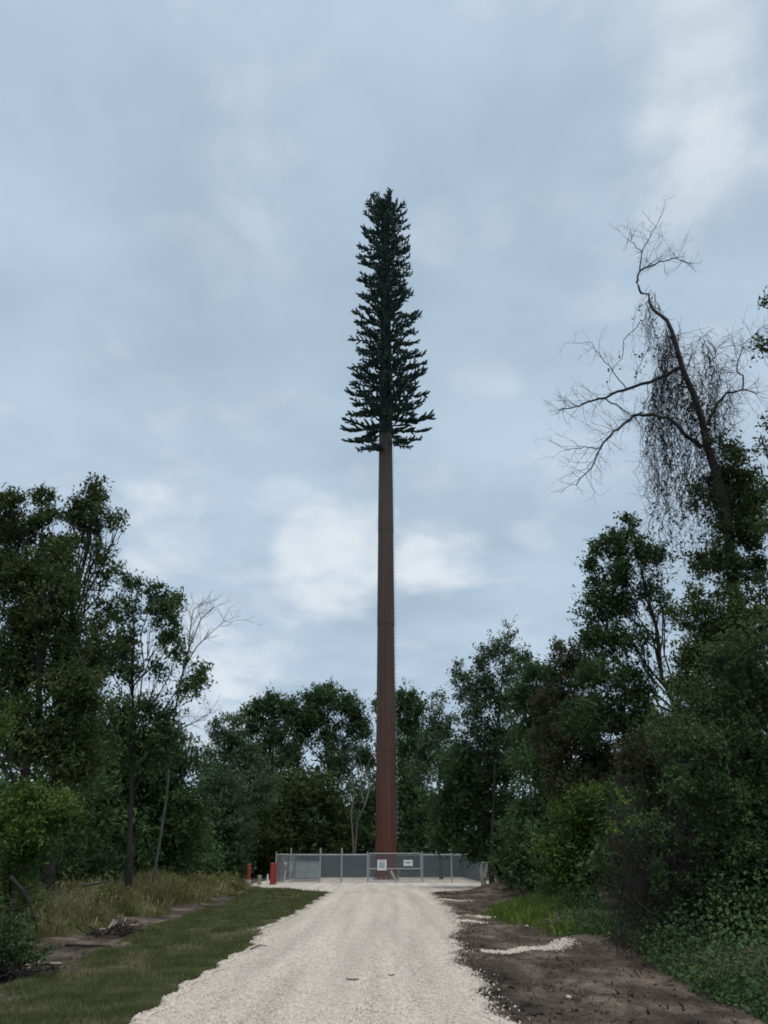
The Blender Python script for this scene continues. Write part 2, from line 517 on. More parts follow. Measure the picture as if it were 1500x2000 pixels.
# mown verge
VERGE_W = np.array([[3, -5.0], [12, -5.15], [16.5, -5.35], [23.5, -6.1], [30, -6.4], [42, -6.9], [46, -7.4], [51.0, -7.6], [52.0, -6.2]])
ys = np.arange(3, 51.5, .25)
vw = np.interp(ys, VERGE_W[:, 1 - 1], VERGE_W[:, 1]) + .15 * np.sin(ys * 1.7) + .08 * np.sin(ys * 4.4)
ve = np.where(ys < 45, road_l(np.minimum(ys, 45)) + .03, np.interp(ys, [45, 48, 50.5, 52.5], [-2.95, -3.6, -5.6, -8.4]))
ve = np.maximum(ve, vw + .05)
sheet('grass_verge', ys, vw, ve, 16, M['turf'], .015, 0, label='mown green grass verge along the gravel drive', cat='verge')


# ------------------------------------------------------------------ loose ground cover (nobody could count it)
OCT_V = np.array([[1, 0, 0], [-1, 0, 0], [0, 1, 0], [0, -1, 0], [0, 0, 1], [0, 0, -1]], float)
OCT_T = np.array([[0, 2, 4], [2, 1, 4], [1, 3, 4], [3, 0, 4], [2, 0, 5], [1, 2, 5], [3, 1, 5], [0, 3, 5]])


def rand_rot(n):
    q = rng.normal(size=(n, 4)); q /= np.linalg.norm(q, axis=1)[:, None]
    w, x, y, z = q.T
    return np.stack([1 - 2 * (y * y + z * z), 2 * (x * y - z * w), 2 * (x * z + y * w), 2 * (x * y + z * w), 1 - 2 * (x * x + z * z), 2 * (y * z - x * w),
                     2 * (x * z - y * w), 2 * (y * z + x * w), 1 - 2 * (x * x + y * y)], -1).reshape(n, 3, 3)


def stones(mb, pos, size):
    n = len(pos)
    v = OCT_V[None] * rng.uniform(.6, 1.2, (n, 6, 1))
    v = v * np.array([1, .85, .6])
    v = np.einsum('nij,nkj->nki', rand_rot(n), v) * np.asarray(size).reshape(-1, 1, 1)
    v = v + pos[:, None, :]
    t = (OCT_T[None] + (np.arange(n) * 6)[:, None, None]).reshape(-1, 3)
    mb.add(v.reshape(-1, 3), None, t)


def ylaw(n, a, b, k=2.0):
    """distances from a to b with a density falling off as the picture shrinks"""
    u = rng.random(n)
    return (a ** (1 - k) + u * (b ** (1 - k) - a ** (1 - k))) ** (1 / (1 - k))


mb = MB()
n = 31000
y = ylaw(n, 8.5, 34, 2.2)
t = rng.random(n)
xl, xr = road_l(y), road_r(y)
x = xl + (xr - xl) * t
keep = rng.random(n) < 1 - .8 * np.exp(-((t - .27) / .09) ** 2) - .8 * np.exp(-((t - .71) / .09) ** 2)
x, y, t = x[keep], y[keep], t[keep]
pos = np.stack([x, y, h(x, y) + .035 + .05 * (1 - (2 * t - 1) ** 2) + .002], -1)
stones(mb, pos, rng.uniform(.008, .019, len(x)))
# thrown along both edges
for side, n in ((-1, 9000), (1, 6500)):
    y = ylaw(n, 8.5, 45, 1.7)
    e = road_l(y) if side < 0 else road_r(y)
    off = rng.exponential(.08 if side < 0 else .085, n) - .16
    x = e + side * off
    pos = np.stack([x, y, h(x, y) + np.where(off < 0, .05, .012)], -1)
    stones(mb, pos, rng.uniform(.009, .024, n))
tag(mb.obj('gravel', M['stone']), 'loose pale crushed stone lying over the drive and its edges', 'gravel', kind='stuff')

mb = MB()
n = 2600                                         # the pale spill on the soil
c0, c1 = G(948, 1858)[:2], G(1115, 1843)[:2]
t = rng.random(n)
x = c0[0] + (c1[0] - c0[0]) * t + rng.normal(0, .08, n)
y = c0[1] + (c1[1] - c0[1]) * t + rng.normal(0, .24, n) * (.3 + .7 * t) + .12 * np.sin(x * 5)
pos = np.stack([x, y, h(x, y) + rng.random(n) * .018], -1)
stones(mb, pos, rng.uniform(.010, .034, n))
for k in range(9):                               # washed out tongues beside the drive further up
    px, py = random.choice(((905, 1788), (925, 1780), (910, 1812), (895, 1800), (952, 1789), (900, 1760), (880, 1757)))
    g = G(px, py); m_ = 160
    x = g[0] + rng.normal(0, .35, m_); y = g[1] + rng.normal(0, .25, m_)
    stones(mb, np.stack([x, y, h(x, y) + .015], -1), rng.uniform(.02, .045, m_))
tag(mb.obj('gravel_spill', M['stone']), 'streak of spilled pale gravel on the dark soil', 'gravel', kind='stuff')


def blades(mb, pos, hgt, wid, lean, segs=1):
    n = len(pos)
    az = rng.uniform(0, 2 * math.pi, n)
    ln = rng.normal(0, lean, n)
    d = np.stack([np.cos(az) * ln, np.sin(az) * ln, np.ones(n)], -1)
    d /= np.linalg.norm(d, axis=1)[:, None]
    a2 = az + rng.normal(0, .8, n) + math.pi / 2
    s = np.stack([np.cos(a2), np.sin(a2), np.zeros(n)], -1) * (np.asarray(wid) / 2)[:, None]
    if segs == 1:
        v = np.stack([pos - s, pos + s, pos + d * hgt[:, None]], 1)
        mb.add(v.reshape(-1, 3), None, np.arange(n * 3).reshape(-1, 3))
    else:
        m1 = pos + d * (hgt * .55)[:, None]
        tip = m1 + (d + np.stack([np.cos(az), np.sin(az), np.zeros(n)], -1) * rng.uniform(.1, .8, n)[:, None]) * (hgt * .42)[:, None]
        v = np.stack([pos - s, pos + s, m1 + s * .8, m1 - s * .8, tip], 1)
        b0 = (np.arange(n) * 5)[:, None]
        mb.add(v.reshape(-1, 3), b0 + np.array([[0, 1, 2, 3]]), b0 + np.array([[3, 2, 4]]))


mb = MB()
n = 150000
y = ylaw(n, 8.8, 51, 1.9)
w0 = np.interp(y, VERGE_W[:, 0], VERGE_W[:, 1]) - .25
w1 = np.where(y < 45, road_l(np.minimum(y, 45)) - .02, np.interp(y, [45, 48, 50.5, 52.5], [-2.95, -3.6, -5.6, -8.4]) - .05)
x = w0 + (w1 - w0) * rng.random(n)
patch = np.sin(x * 2.3 + y * .6) * np.sin(y * 1.1 - x) + .5 * np.sin(x * 5 + y * 2.1)
keep = rng.random(n) < np.clip(.62 + .6 * patch + .35 * np.sin(x * .9 - y * .23), .06, 1)
x, y = x[keep], y[keep]; n = len(x)
blades(mb, np.stack([x, y, h(x, y) + .01], -1), rng.uniform(.03, .085, n) * (1 + y / 60), .007 + .0007 * y, .55)
tag(mb.obj('grass', M['grass']), 'short mown grass blades on the verge left of the drive', 'grass', kind='stuff')

# ------------------------------------------------------------------ foliage
def leaves(mb, c, L, droop=.35, wid=.42):
    n = len(c)
    L = np.broadcast_to(np.asarray(L, float), (n,)) * rng.uniform(.55, 1.45, n)
    d = rng.normal(size=(n, 3)); d[:, 2] -= droop
    d /= np.linalg.norm(d, axis=1)[:, None]
    up = rng.normal(size=(n, 3)) * .75 + np.array([0, 0, 1.0])
    s = np.cross(d, up); s /= np.linalg.norm(s, axis=1)[:, None] + 1e-9
    nrm = np.cross(s, d)
    l1, w1 = L[:, None], (L * wid * .5)[:, None]
    v = np.stack([c - d * l1 * .5, c + s * w1 - nrm * l1 * .07, c + d * l1 * .5, c - s * w1 - nrm * l1 * .07], 1)
    mb.add(v.reshape(-1, 3), np.arange(n * 4).reshape(-1, 4))


def ball(n, k=.5):
    v = rng.normal(size=(n, 3)); v /= np.linalg.norm(v, axis=1)[:, None]
    return v * (rng.random(n) ** k)[:, None]


def clumps(c, r, nsub):
    """centres and radii of the leaf clumps inside an ellipsoid"""
    p = ball(nsub, .42)
    return c + p * r * .88, rng.uniform(.24, .62, nsub) * np.mean(r)


def fill(mb, c, r, nleaf, L, nsub, droop=.35, twigs=None):
    cc, rr = clumps(np.asarray(c, float), np.asarray(r, float), nsub)
    per = np.maximum(4, (nleaf * rr ** 2 / np.sum(rr ** 2)).astype(int))
    for k in range(nsub):
        m = max(1, per[k] // 9)
        sp = ball(m, .5) * rr[k] * np.array([1, 1, .75]) + cc[k]
        stray = rng.random(m) < .14
        sp[stray] = np.asarray(c) + ball(int(stray.sum()), .35) * np.asarray(r) * 1.16
        out = sp - cc[k] + rng.normal(0, .5, (m, 3)) * rr[k] + np.array([0, 0, .25]) * rr[k]
        out /= np.linalg.norm(out, axis=1)[:, None] + 1e-9
        u9 = np.tile(np.linspace(-.8, 1.1, 9), m)[:, None] * rng.uniform(.8, 2.2, (m, 1)).repeat(9, 0)
        lv = np.repeat(sp, 9, 0) + np.repeat(out, 9, 0) * u9 * L + rng.normal(0, L * .38, (m * 9, 3))
        leaves(mb, lv, L, droop)
        if twigs is not None:
            for q in sp[:m // 8]:
                twigs.append((cc[k], q))
    return cc


def curve_to(a, b, sag=0.0, wob=.0, n=5):
    a, b = np.asarray(a, float), np.asarray(b, float)
    t = np.linspace(0, 1, n)[:, None]
    p = a + (b - a) * t
    ln = np.linalg.norm(b - a)
    p[:, 2] += sag * ln * (4 * t[:, 0] * (1 - t[:, 0]))
    p[1:-1] += rng.normal(0, wob * ln, (n - 2, 3))
    return p


U = rng.uniform

mb = MB()
n = 42000
y = ylaw(n, 16, 52, 1.5)
x = -7.7 - rng.gamma(1.5, 1.5, n) + .35 * np.sin(y * .9) + .0 * y
clump = np.sin(x * 1.7 + y * .5) * np.sin(y * .8 - x * .6)
keep = (x > -15) & (rng.random(n) < np.clip(.6 + .6 * clump, .12, 1))
x, y = x[keep], y[keep]; n = len(x)
inner = sstep(-7.6, -9.0, x) if False else np.clip((-7.4 - x) / 1.5, 0.25, 1)
blades(mb, np.stack([x, y, h(x, y) - .02], -1), rng.uniform(.3, 1.0, n) * inner * (.75 + .45 * np.sin(x * 1.1 + y * .7) * np.sin(y * .37 + x * .5) + .25 * rng.random(n)), .012 + .0011 * y, .38, 2)
for _ in range(150):
    wy = float(ylaw(1, 17, 50, 1.4)[0]); wx = -8.2 - rng.gamma(1.6, 1.3)
    if wx < -15: continue
    hh = U(.3, .95)
    fill(mb, (wx, wy, float(h(wx, wy)) + hh * .5), (U(.25, .6), U(.25, .6), hh * .55), 130, .05 + .002 * wy, 6, .0)
tag(mb.obj('tall_weeds', M['weeds']), 'tall yellowing weeds on the bank below the trees left', 'weeds', kind='stuff')


def tree(name, label, cat, Y, base_px, blobs, mat='leaf_dark', bark='bark', dens=4.0, leaf_px=7.0, trunk_r=.16, path=None, depth=1.0,
         droop=.35, dy=None, group=None, z0=None):
    """blobs: (px, py, rx, ry[, density factor]) in photo pixels, at distance Y"""
    x0 = (base_px - 750) / F * (Y * math.cos(PITCH) - EYE * math.sin(PITCH))
    base = on(x0, Y, -.15)
    t = thing(name, label, cat, base, group)
    crown, wood, tw = MB(), MB(), []
    cs = []
    for b in blobs:
        f = b[4] if len(b) > 4 else 1.0
        p = P(b[0], b[1], Y)
        s = zc(p) / F
        rx, rz = b[2] * s, b[3] * s
        ry = .5 * (rx + rz) * depth
        p = P(b[0], b[1], Y + rng.uniform(-.5, .5) * ry)
        s = zc(p) / F
        L = leaf_px * s
        area = math.pi * b[2] * b[3]
        nl = int(1.1 * dens * f * area / (.17 * leaf_px ** 2))
        nsub = int(np.clip(area / 260, 7, 34))
        cc = fill(crown, p, (rx, ry, rz), nl, L, nsub, droop, tw)
        cs.append((p, cc, s))
    top = max(cs, key=lambda q: q[0][2])[0]
    if path is None:
        pts = curve_to(base, top, 0, .018, 8)
        bend = np.linspace(0, 1, 8) ** 1.6
        pts[:, 0] = base[0] + (top[0] - base[0]) * bend + rng.normal(0, .06, 8); pts[0, 0] = base[0]
    else:
        pts = np.vstack([base] + [P(a, b, Y) for a, b in path] + [top])
    k = len(pts); trunk_r *= .75
    rad = trunk_r * (1 - np.linspace(0, 1, k) * .86); rad[0] *= 1.35
    wood.tube(pts, rad, 7)
    ts = np.linspace(0, 1, 60)
    dense = np.stack([np.interp(ts, np.linspace(0, 1, k), pts[:, i]) for i in range(3)], -1)
    for p, cc, s in cs:
        hd = np.linalg.norm(p[:2] - dense[:, :2].mean(0))
        want = p[2] - .3 * abs(p[2] - base[2]) - .2
        i = int(np.argmin(abs(dense[:, 2] - max(want, base[2] + .25 * (p[2] - base[2])))))
        r0 = trunk_r * (1 - ts[i] * .86) * .6
        limb = curve_to(dense[i], p, rng.uniform(-.08, .1), .04, 6)
        wood.tube(limb, np.linspace(r0, r0 * .3, 6), 5)
        for q in cc:
            a = limb[rng.integers(2, 6)]
            wood.tube(curve_to(a, q, rng.uniform(-.05, .12), .06, 4), np.linspace(r0 * .32, r0 * .1, 4), 4)
    for a, q in tw:
        wood.tube(curve_to(a, q, .05, .08, 3), np.linspace(.012, .004, 3) * (1 + Y / 40), 3)
    sub(crown, base).obj('crown', M[mat], t)
    sub(wood, base).obj('trunk', M[bark], t)
    return t


# ---- trees left of the drive
tree('broadleaf_tree', 'tall slender tree with loose tufted top, tallest of those left of the drive', 'tree', 25, 95,
     [(180, 948, 20, 20, .7), (192, 965, 20, 22, .6), (178, 978, 26, 24, .7), (190, 1005, 24, 26, .6), (160, 985, 22, 20, .7), (150, 1000, 32, 26, 1), (172, 1030, 30, 30, .7), (212, 1015, 20, 26, .5), (237, 1012, 13, 24, .55), (196, 1075, 24, 34, .6),
      (206, 1125, 28, 36, .6), (205, 1190, 34, 40, .6), (130, 1060, 30, 30), (190, 1260, 50, 50, .7), (160, 1340, 60, 60, .8)],
     'leaf_olive', dens=3.6, leaf_px=8, trunk_r=.17, path=[(100, 1600), (118, 1350), (143, 1180), (172, 1070), (182, 1000)])
tree('broadleaf_tree', 'dense dark tree at the edge with two rounded leafy heads', 'tree', 22, 20,
     [(22, 985, 30, 32, .8), (5, 1010, 30, 40), (84, 978, 24, 28, .8), (88, 1010, 28, 26, .9), (30, 1045, 45, 40), (60, 1020, 22, 22, .5), (110, 1090, 42, 42), (60, 1120, 60, 55), (10, 1120, 40, 60),
      (110, 1160, 55, 60), (40, 1210, 70, 70), (120, 1250, 60, 60), (30, 1320, 70, 80), (130, 1360, 70, 80), (50, 1440, 80, 80), (150, 1470, 70, 70)],
     'leaf_olive', dens=4.2, leaf_px=8, trunk_r=.2)
tree('broadleaf_tree', 'mid height tree with open crown and forked limbs, next to a bare sapling', 'tree', 31, 250,
     [(256, 1138, 24, 22), (303, 1158, 22, 24), (335, 1175, 22, 28), (318, 1200, 36, 32), (330, 1240, 24, 30), (262, 1180, 24, 24, .45), (236, 1195, 22, 30, .7), (240, 1255, 38, 36, 1), (215, 1290, 36, 36),
      (255, 1310, 30, 26, .9), (345, 1275, 26, 34, .6), (310, 1310, 26, 30, .5), (385, 1318, 26, 26, .8), (370, 1345, 34, 26, .7), (310, 1390, 46, 40, .55), (240, 1400, 60, 50, .9), (300, 1460, 60, 50)],
     'leaf_dark', dens=3.4, leaf_px=8, trunk_r=.15, path=[(255, 1600), (262, 1440), (258, 1330), (262, 1240)])
tree('broadleaf_tree', 'dark leaning tree mass behind the yellow weeds, left of the fence corner', 'tree', 40, 300,
     [(180, 1440, 70, 70), (270, 1500, 80, 70), (340, 1500, 60, 60), (340, 1450, 40, 40, .6), (210, 1560, 80, 80), (300, 1590, 80, 70), (370, 1590, 50, 60), (230, 1660, 70, 60), (330, 1670, 60, 50)],
     'leaf_dark', dens=4.2, leaf_px=7, trunk_r=.18)
tree('small_tree', 'blue green bushy small tree just behind the red bollards', 'tree', 58, 440,
     [(430, 1560, 50, 60), (400, 1620, 50, 60), (455, 1630, 40, 60), (420, 1680, 50, 40), (460, 1690, 30, 30)], 'leaf_blue', dens=4.2, leaf_px=6.5, trunk_r=.12)
tree('shrub', 'green leafy shrub overhanging the weeds at the left margin', 'shrub', 17, 10,
     [(60, 1560, 60, 34), (110, 1585, 46, 34), (20, 1600, 50, 50), (70, 1620, 60, 36), (125, 1600, 28, 26), (10, 1420, 26, 50, .8), (30, 1665, 50, 40, .7), (85, 1655, 36, 30, .5), (10, 1720, 50, 40, .6), (50, 1760, 40, 40, .4)], 'leaf_bright', dens=3.6, leaf_px=8, trunk_r=.09)
tree('shrub', 'low dark green shrub at the left margin beside the worn track', 'shrub', 13.6, -10,
     [(10, 1820, 44, 40, .6), (50, 1845, 40, 30, .6), (0, 1865, 50, 34, .8), (88, 1858, 22, 20, .5), (-40, 1780, 50, 60, .8)], 'leaf_dark', dens=2.6, leaf_px=8, trunk_r=.05)

# ---- trees behind the compound
tree('oak_tree', 'broad dark rounded oak behind the compound, tallest of the back row', 'tree', 92, 640,
     [(640, 1370, 44, 30), (604, 1385, 34, 34), (675, 1385, 34, 32), (700, 1400, 24, 32, .8), (630, 1420, 40, 34, .9), (680, 1440, 40, 34, .8), (590, 1430, 34, 36), (655, 1490, 44, 40, .9), (715, 1470, 24, 44, .8)],
     'leaf_dark', dens=4.0, leaf_px=6, trunk_r=.4)
tree('oak_tree', 'dark tree with uneven lumpy top, left neighbour of the broad oak', 'tree', 90, 525,
     [(535, 1372, 34, 26), (505, 1390, 30, 30), (560, 1400, 26, 36), (485, 1415, 26, 34, .9), (530, 1430, 40, 36), (565, 1470, 40, 40), (510, 1490, 44, 44)],
     'leaf_dark', dens=3.8, leaf_px=6, trunk_r=.35)
tree('broadleaf_tree', 'pale green feathery tree at the left end of the back row', 'tree', 74, 440,
     [(425, 1425, 20, 30, .8), (455, 1430, 26, 40, .9), (440, 1470, 36, 36), (405, 1490, 22, 36, .7), (480, 1480, 36, 40), (440, 1520, 46, 44), (500, 1540, 50, 44), (400, 1540, 26, 40, .8)],
     'leaf_pale', dens=3.2, leaf_px=6, trunk_r=.22)
tree('broadleaf_tree', 'dark tree just right of the pole behind the compound', 'tree', 88, 800,
     [(795, 1362, 26, 24), (815, 1385, 20, 26), (778, 1390, 26, 36), (800, 1420, 36, 34), (782, 1470, 36, 44), (825, 1465, 30, 40), (740, 1380, 18, 26)],
     'leaf_dark', dens=3.8, leaf_px=6, trunk_r=.3)
tree('broadleaf_tree', 'thin spiky topped tree right of the pole, behind the fence', 'tree', 72, 862,
     [(858, 1370, 15, 22, .5), (850, 1400, 24, 26, .6), (875, 1420, 24, 26, .8), (850, 1450, 34, 34), (835, 1500, 36, 44), (880, 1490, 40, 44)],
     'leaf_pale', dens=3.2, leaf_px=6, trunk_r=.2)
tree('broadleaf_tree', 'olive green bushy tree behind the left half of the fence', 'tree', 82, 570,
     [(560, 1540, 60, 50), (620, 1550, 60, 50), (590, 1600, 70, 50), (530, 1610, 60, 60), (650, 1610, 50, 60), (560, 1660, 70, 40), (640, 1665, 60, 36)],
     'leaf_olive', dens=4.0, leaf_px=6, trunk_r=.25)
tree('broadleaf_tree', 'shadowy blue green tree behind the left corner of the fence', 'tree', 84, 490,
     [(480, 1570, 44, 50), (500, 1630, 46, 50), (460, 1640, 40, 50), (520, 1670, 44, 36), (470, 1690, 40, 30)], 'leaf_blue', dens=4.0, leaf_px=6, trunk_r=.22)
tree('broadleaf_tree', 'dark bushy tree straight behind the pole at its right side', 'tree', 84, 800,
     [(800, 1530, 44, 44), (790, 1590, 50, 50), (840, 1600, 50, 60), (800, 1650, 50, 40), (720, 1560, 40, 50), (715, 1640, 40, 40)], 'leaf_dark', dens=4.0, leaf_px=6, trunk_r=.25)

# ---- trees right of the drive
tree('broadleaf_tree', 'loose silvery tree with airy spire top, right of the pole', 'tree', 48, 960,
     [(992, 1235, 16, 26, .45), (970, 1262, 26, 28, .55), (950, 1290, 30, 30, .65), (895, 1315, 16, 30, .7), (912, 1340, 26, 36, .8), (1000, 1295, 30, 34, .7), (940, 1340, 36, 34, .7), (925, 1390, 30, 36, .8),
      (990, 1360, 44, 44), (940, 1440, 50, 44), (1010, 1430, 50, 50)],
     'leaf_pale', dens=3.4, leaf_px=6.5, trunk_r=.16)
tree('broadleaf_tree', 'rounded green tree between the silvery tree and the tall leafy one', 'tree', 42, 1050,
     [(1022, 1285, 16, 18), (1040, 1310, 34, 32), (1080, 1330, 36, 30), (1030, 1360, 40, 40), (1095, 1268, 16, 20, .7), (1070, 1400, 60, 50), (1050, 1460, 60, 50)],
     'leaf_dark', dens=3.8, leaf_px=7, trunk_r=.18)
tree('broadleaf_tree', 'brownish green tree with dead twiggy foliage behind the pale bush', 'tree', 34, 1120,
     [(1110, 1290, 36, 36), (1140, 1320, 40, 40), (1090, 1370, 44, 50), (1150, 1400, 50, 50), (1090, 1450, 50, 50), (1150, 1480, 50, 50), (1200, 1490, 50, 50), (1120, 1540, 60, 50), (1210, 1560, 60, 60), (1260, 1500, 50, 50)], 'leaf_brown', dens=3.8, leaf_px=7, trunk_r=.16)
tree('broadleaf_tree', 'dark tree spreading low branches over the right end of the fence', 'tree', 51, 975,
     [(905, 1500, 56, 56), (960, 1510, 60, 60), (880, 1570, 50, 50), (940, 1590, 60, 56), (1000, 1590, 50, 56), (870, 1630, 34, 34), (905, 1655, 36, 28), (955, 1650, 50, 34), (1010, 1660, 50, 44), (985, 1700, 30, 26)],
     'leaf_dark', dens=4.2, leaf_px=6.5, trunk_r=.22)
tree('broadleaf_tree', 'tall leafy tree with pointed crown, left of the vine hung dead tree', 'tree', 30, 1335,
     [(1226, 1022, 18, 24), (1215, 1055, 34, 30), (1185, 1075, 34, 30), (1250, 1075, 32, 32), (1282, 1095, 24, 28, .7), (1160, 1120, 24, 26), (1200, 1120, 44, 36), (1165, 1175, 38, 40), (1215, 1180, 44, 40, .9),
      (1270, 1150, 34, 40, .5), (1295, 1190, 28, 36, .45), (1150, 1240, 24, 36, .9), (1190, 1250, 46, 40), (1240, 1260, 40, 40, .7), (1175, 1320, 50, 46), (1245, 1340, 44, 46, .9), (1200, 1400, 60, 50), (1140, 1400, 50, 50), (1260, 1420, 50, 50)],
     'leaf_dark', dens=3.7, leaf_px=8, trunk_r=.17, path=[(1340, 1560), (1325, 1400), (1292, 1320), (1285, 1235), (1262, 1150)])
tree('broadleaf_tree', 'broad olive tree at the right margin, below the dead tree', 'tree', 20, 1480,
     [(1365, 1175, 40, 30, .5), (1430, 1170, 44, 34, .6), (1485, 1150, 26, 36, .45), (1330, 1210, 30, 34, .5), (1390, 1220, 56, 46), (1460, 1220, 56, 56), (1370, 1290, 50, 46), (1440, 1300, 66, 56), (1340, 1340, 40, 40, .8),
      (1400, 1370, 70, 50), (1480, 1380, 60, 60), (1340, 1420, 60, 50), (1420, 1450, 70, 60), (1500, 1480, 60, 60), (1350, 1520, 60, 60), (1450, 1540, 70, 60), (1300, 1480, 50, 60), (1290, 1580, 50, 60), (1400, 1600, 70, 60), (1490, 1640, 60, 70)],
     'leaf_olive', dens=4.2, leaf_px=8.5, trunk_r=.22)
tree('broadleaf_tree', 'nearest dark leafy tree at the right margin, over the vine thicket', 'tree', 16, 1570,
     [(1400, 1290, 40, 50, .5), (1460, 1270, 50, 60, .7), (1510, 1240, 40, 60, .7), (1340, 1370, 44, 56, .5), (1420, 1370, 60, 60, .8), (1500, 1350, 50, 60), (1300, 1450, 40, 50, .5), (1370, 1460, 60, 60, .7), (1460, 1460, 60, 60, .9), (1520, 1480, 50, 70),
      (1330, 1550, 44, 50, .6), (1410, 1560, 60, 60, .8), (1500, 1580, 60, 70), (1280, 1610, 36, 60, .4), (1370, 1650, 50, 60, .5), (1460, 1670, 60, 60, .8), (1520, 1700, 50, 60), (1300, 1720, 40, 50, .4), (1410, 1750, 60, 50, .5), (1500, 1780, 50, 50, .8)],
     'leaf_dark', dens=2.3, leaf_px=7.5, trunk_r=.12)
tree('broadleaf_tree', 'tree standing outside the frame whose leafy sprigs reach in at the right edge', 'tree', 19, 1720,
     [(1500, 588, 12, 22, .5), (1478, 668, 20, 14, .5), (1502, 680, 22, 24, .5), (1502, 825, 14, 22, .5), (1490, 865, 16, 22, .5), (1490, 950, 18, 26, .45), (1500, 1020, 24, 36, .5), (1600, 700, 50, 120, .7), (1610, 900, 60, 120, .8), (1700, 480, 60, 60)],
     'leaf_dark', dens=3.0, leaf_px=9, trunk_r=.2, path=[(1720, 1400), (1712, 1000), (1705, 700)])
tree('shrub', 'bright yellow green feathery bush on the right bank, with lighter green leaves than its neighbours', 'shrub', 27, 1130,
     [(1150, 1560, 44, 34, .8), (1110, 1590, 36, 40), (1165, 1610, 50, 44), (1080, 1660, 36, 30), (1130, 1660, 60, 46), (1180, 1680, 40, 40), (1110, 1710, 60, 36), (1195, 1555, 20, 16, .7)],
     'leaf_bright', dens=3.8, leaf_px=6.5, trunk_r=.09)
tree('shrub', 'dark green shrub at the foot of the low branched tree, right of the fence', 'shrub', 38, 1040,
     [(1030, 1620, 50, 50), (1010, 1690, 50, 36), (1060, 1560, 50, 50), (1050, 1500, 50, 50)], 'leaf_dark', dens=3.8, leaf_px=7, trunk_r=.08)
tree('sapling', 'small sapling with lime green leaves in front of the dark thicket', 'sapling', 16.5, 1262,
     [(1248, 1602, 20, 12, .8), (1215, 1555, 20, 10, .7), (1285, 1595, 14, 10, .6), (1195, 1615, 9, 8, .6)], 'leaf_lime', dens=2.0, leaf_px=9, trunk_r=.02)


# ------------------------------------------------------------------ stuff: undergrowth and the wood behind
def shrubs(name, label, cat, spots, L, mat, per):
    mb = MB()
    for x, y, r, hh in spots:
        z = float(h(x, y))
        fill(mb, (x, y, z + hh * .5), (r, r, hh * .55), per, L * (.7 + y / 120), 8, .3)
    return tag(mb.obj(name, M[mat]), label, cat, kind='stuff')


sp = [(U(-30, -12.5), U(24, 92), U(1.0, 2.2), U(2.0, 5.5)) for _ in range(120)]
sp += [(U(-13.5, -11), U(24, 58), U(.8, 1.5), U(1.8, 4.6)) for _ in range(60)]
shrubs('undergrowth', 'dark leafy undergrowth beneath the trees beyond the weeds', 'undergrowth', sp, .24, 'leaf_dark', 440)
sp = [(U(7.5, 30), U(15, 92), U(1.0, 2.2), U(2.2, 6.0)) for _ in range(120)]
sp += [(U(6.4, 8.6), U(17, 46), U(.8, 1.4), U(2.0, 4.6)) for _ in range(60)]
shrubs('undergrowth', 'dark leafy undergrowth beneath the trees on the bank right of the drive', 'undergrowth', sp, .24, 'leaf_dark', 440)
sp = [(U(-40, 40), U(80, 98), U(1.5, 2.8), U(3, 7)) for _ in range(110)]
shrubs('undergrowth', 'dark undergrowth closing the view behind the fenced compound', 'undergrowth', sp, .34, 'leaf_blue', 420)
sp = []
for _ in range(80):
    x = U(-75, 75); y = U(98, 135)
    sp.append((x, y, U(3, 5), U(9, 13)))
for _ in range(60):
    s_ = random.choice((-1, 1)); y = U(28, 98); x = s_ * (U(16, 30) + y * .22)
    sp.append((x, y, U(2.5, 4.2), U(6, 9.5)))
shrubs('wood', 'distant dark wood closing the gaps behind the nearer trees', 'wood', sp, .55, 'leaf_dark', 620)
sp = []
for _ in range(64):
    s_ = random.choice((-1, 1)); y = U(30, 74)
    sp.append((s_ * (U(12.5, 19) + max(0, y - 40) * .1), y, U(1.8, 3.0), U(4.5, 8.0)))
shrubs('wood', 'dark mid wood standing close behind the first trees on both sides', 'wood', sp, .42, 'leaf_dark', 620)
sp = []
for _ in range(46):                              # unseen wood along both sides past the camera, added to block side sky light
    s_ = random.choice((-1, 1, 1)); y = U(-16, 15); x = s_ * (U(11.0, 18) + max(0, y) * .22)
    sp.append((x, y, U(1.8, 2.6), U(7, 12)))
shrubs('wood', 'unseen dark wood flanking the drive beyond both edges of the picture, added for its shade', 'wood', sp, .42, 'leaf_dark', 700)

# low broad leaves and litter at the right edge
mb = MB()
n = 15000
y = ylaw(n, 10, 30, 1.8)
x = np.interp(y, [10, 11.2, 12.8, 17.7, 20, 29], [4.6, 4.75, 4.7, 5.2, 4.6, 4.3]) + rng.gamma(1.3, .9, n) - .35
z = h(x, y) + rng.random(n) * np.clip((x - 4.3) * .8, .05, 1.7)
leaves(mb, np.stack([x, y, z], -1), .075, .1, .55)
tag(mb.obj('ground_cover', M['leaf_dark']), 'low broad leaved ground cover along the foot of the right bank', 'ground cover', kind='stuff')
mb = MB()
n = 5000
cx, cy = zip(*[G(px, py)[:2] for px, py in ((1010, 1782), (1040, 1772), (1075, 1790), (1000, 1790), (1095, 1782), (1120, 1815), (1240, 1830), (1060, 1800))])
k = rng.integers(0, 8, n)
x = np.array(cx)[k] + rng.normal(0, .4, n); y = np.array(cy)[k] + rng.normal(0, .9, n)
blades(mb, np.stack([x, y, h(x, y)], -1), rng.uniform(.12, .5, n), np.full(n, .03), .5, 2)
tag(mb.obj('lime_weeds', M['leaf_lime']), 'bright lime green weeds at the foot of the right bank', 'weeds', kind='stuff')
mb = MB()
n = 5200
y = ylaw(n, 9, 42, 1.9)
x = np.where(rng.random(n) < .75, road_r(np.minimum(y, 45)) + .15 + rng.random(n) ** 1.3 * 3.4, -5.3 - rng.random(n) * 2.6)
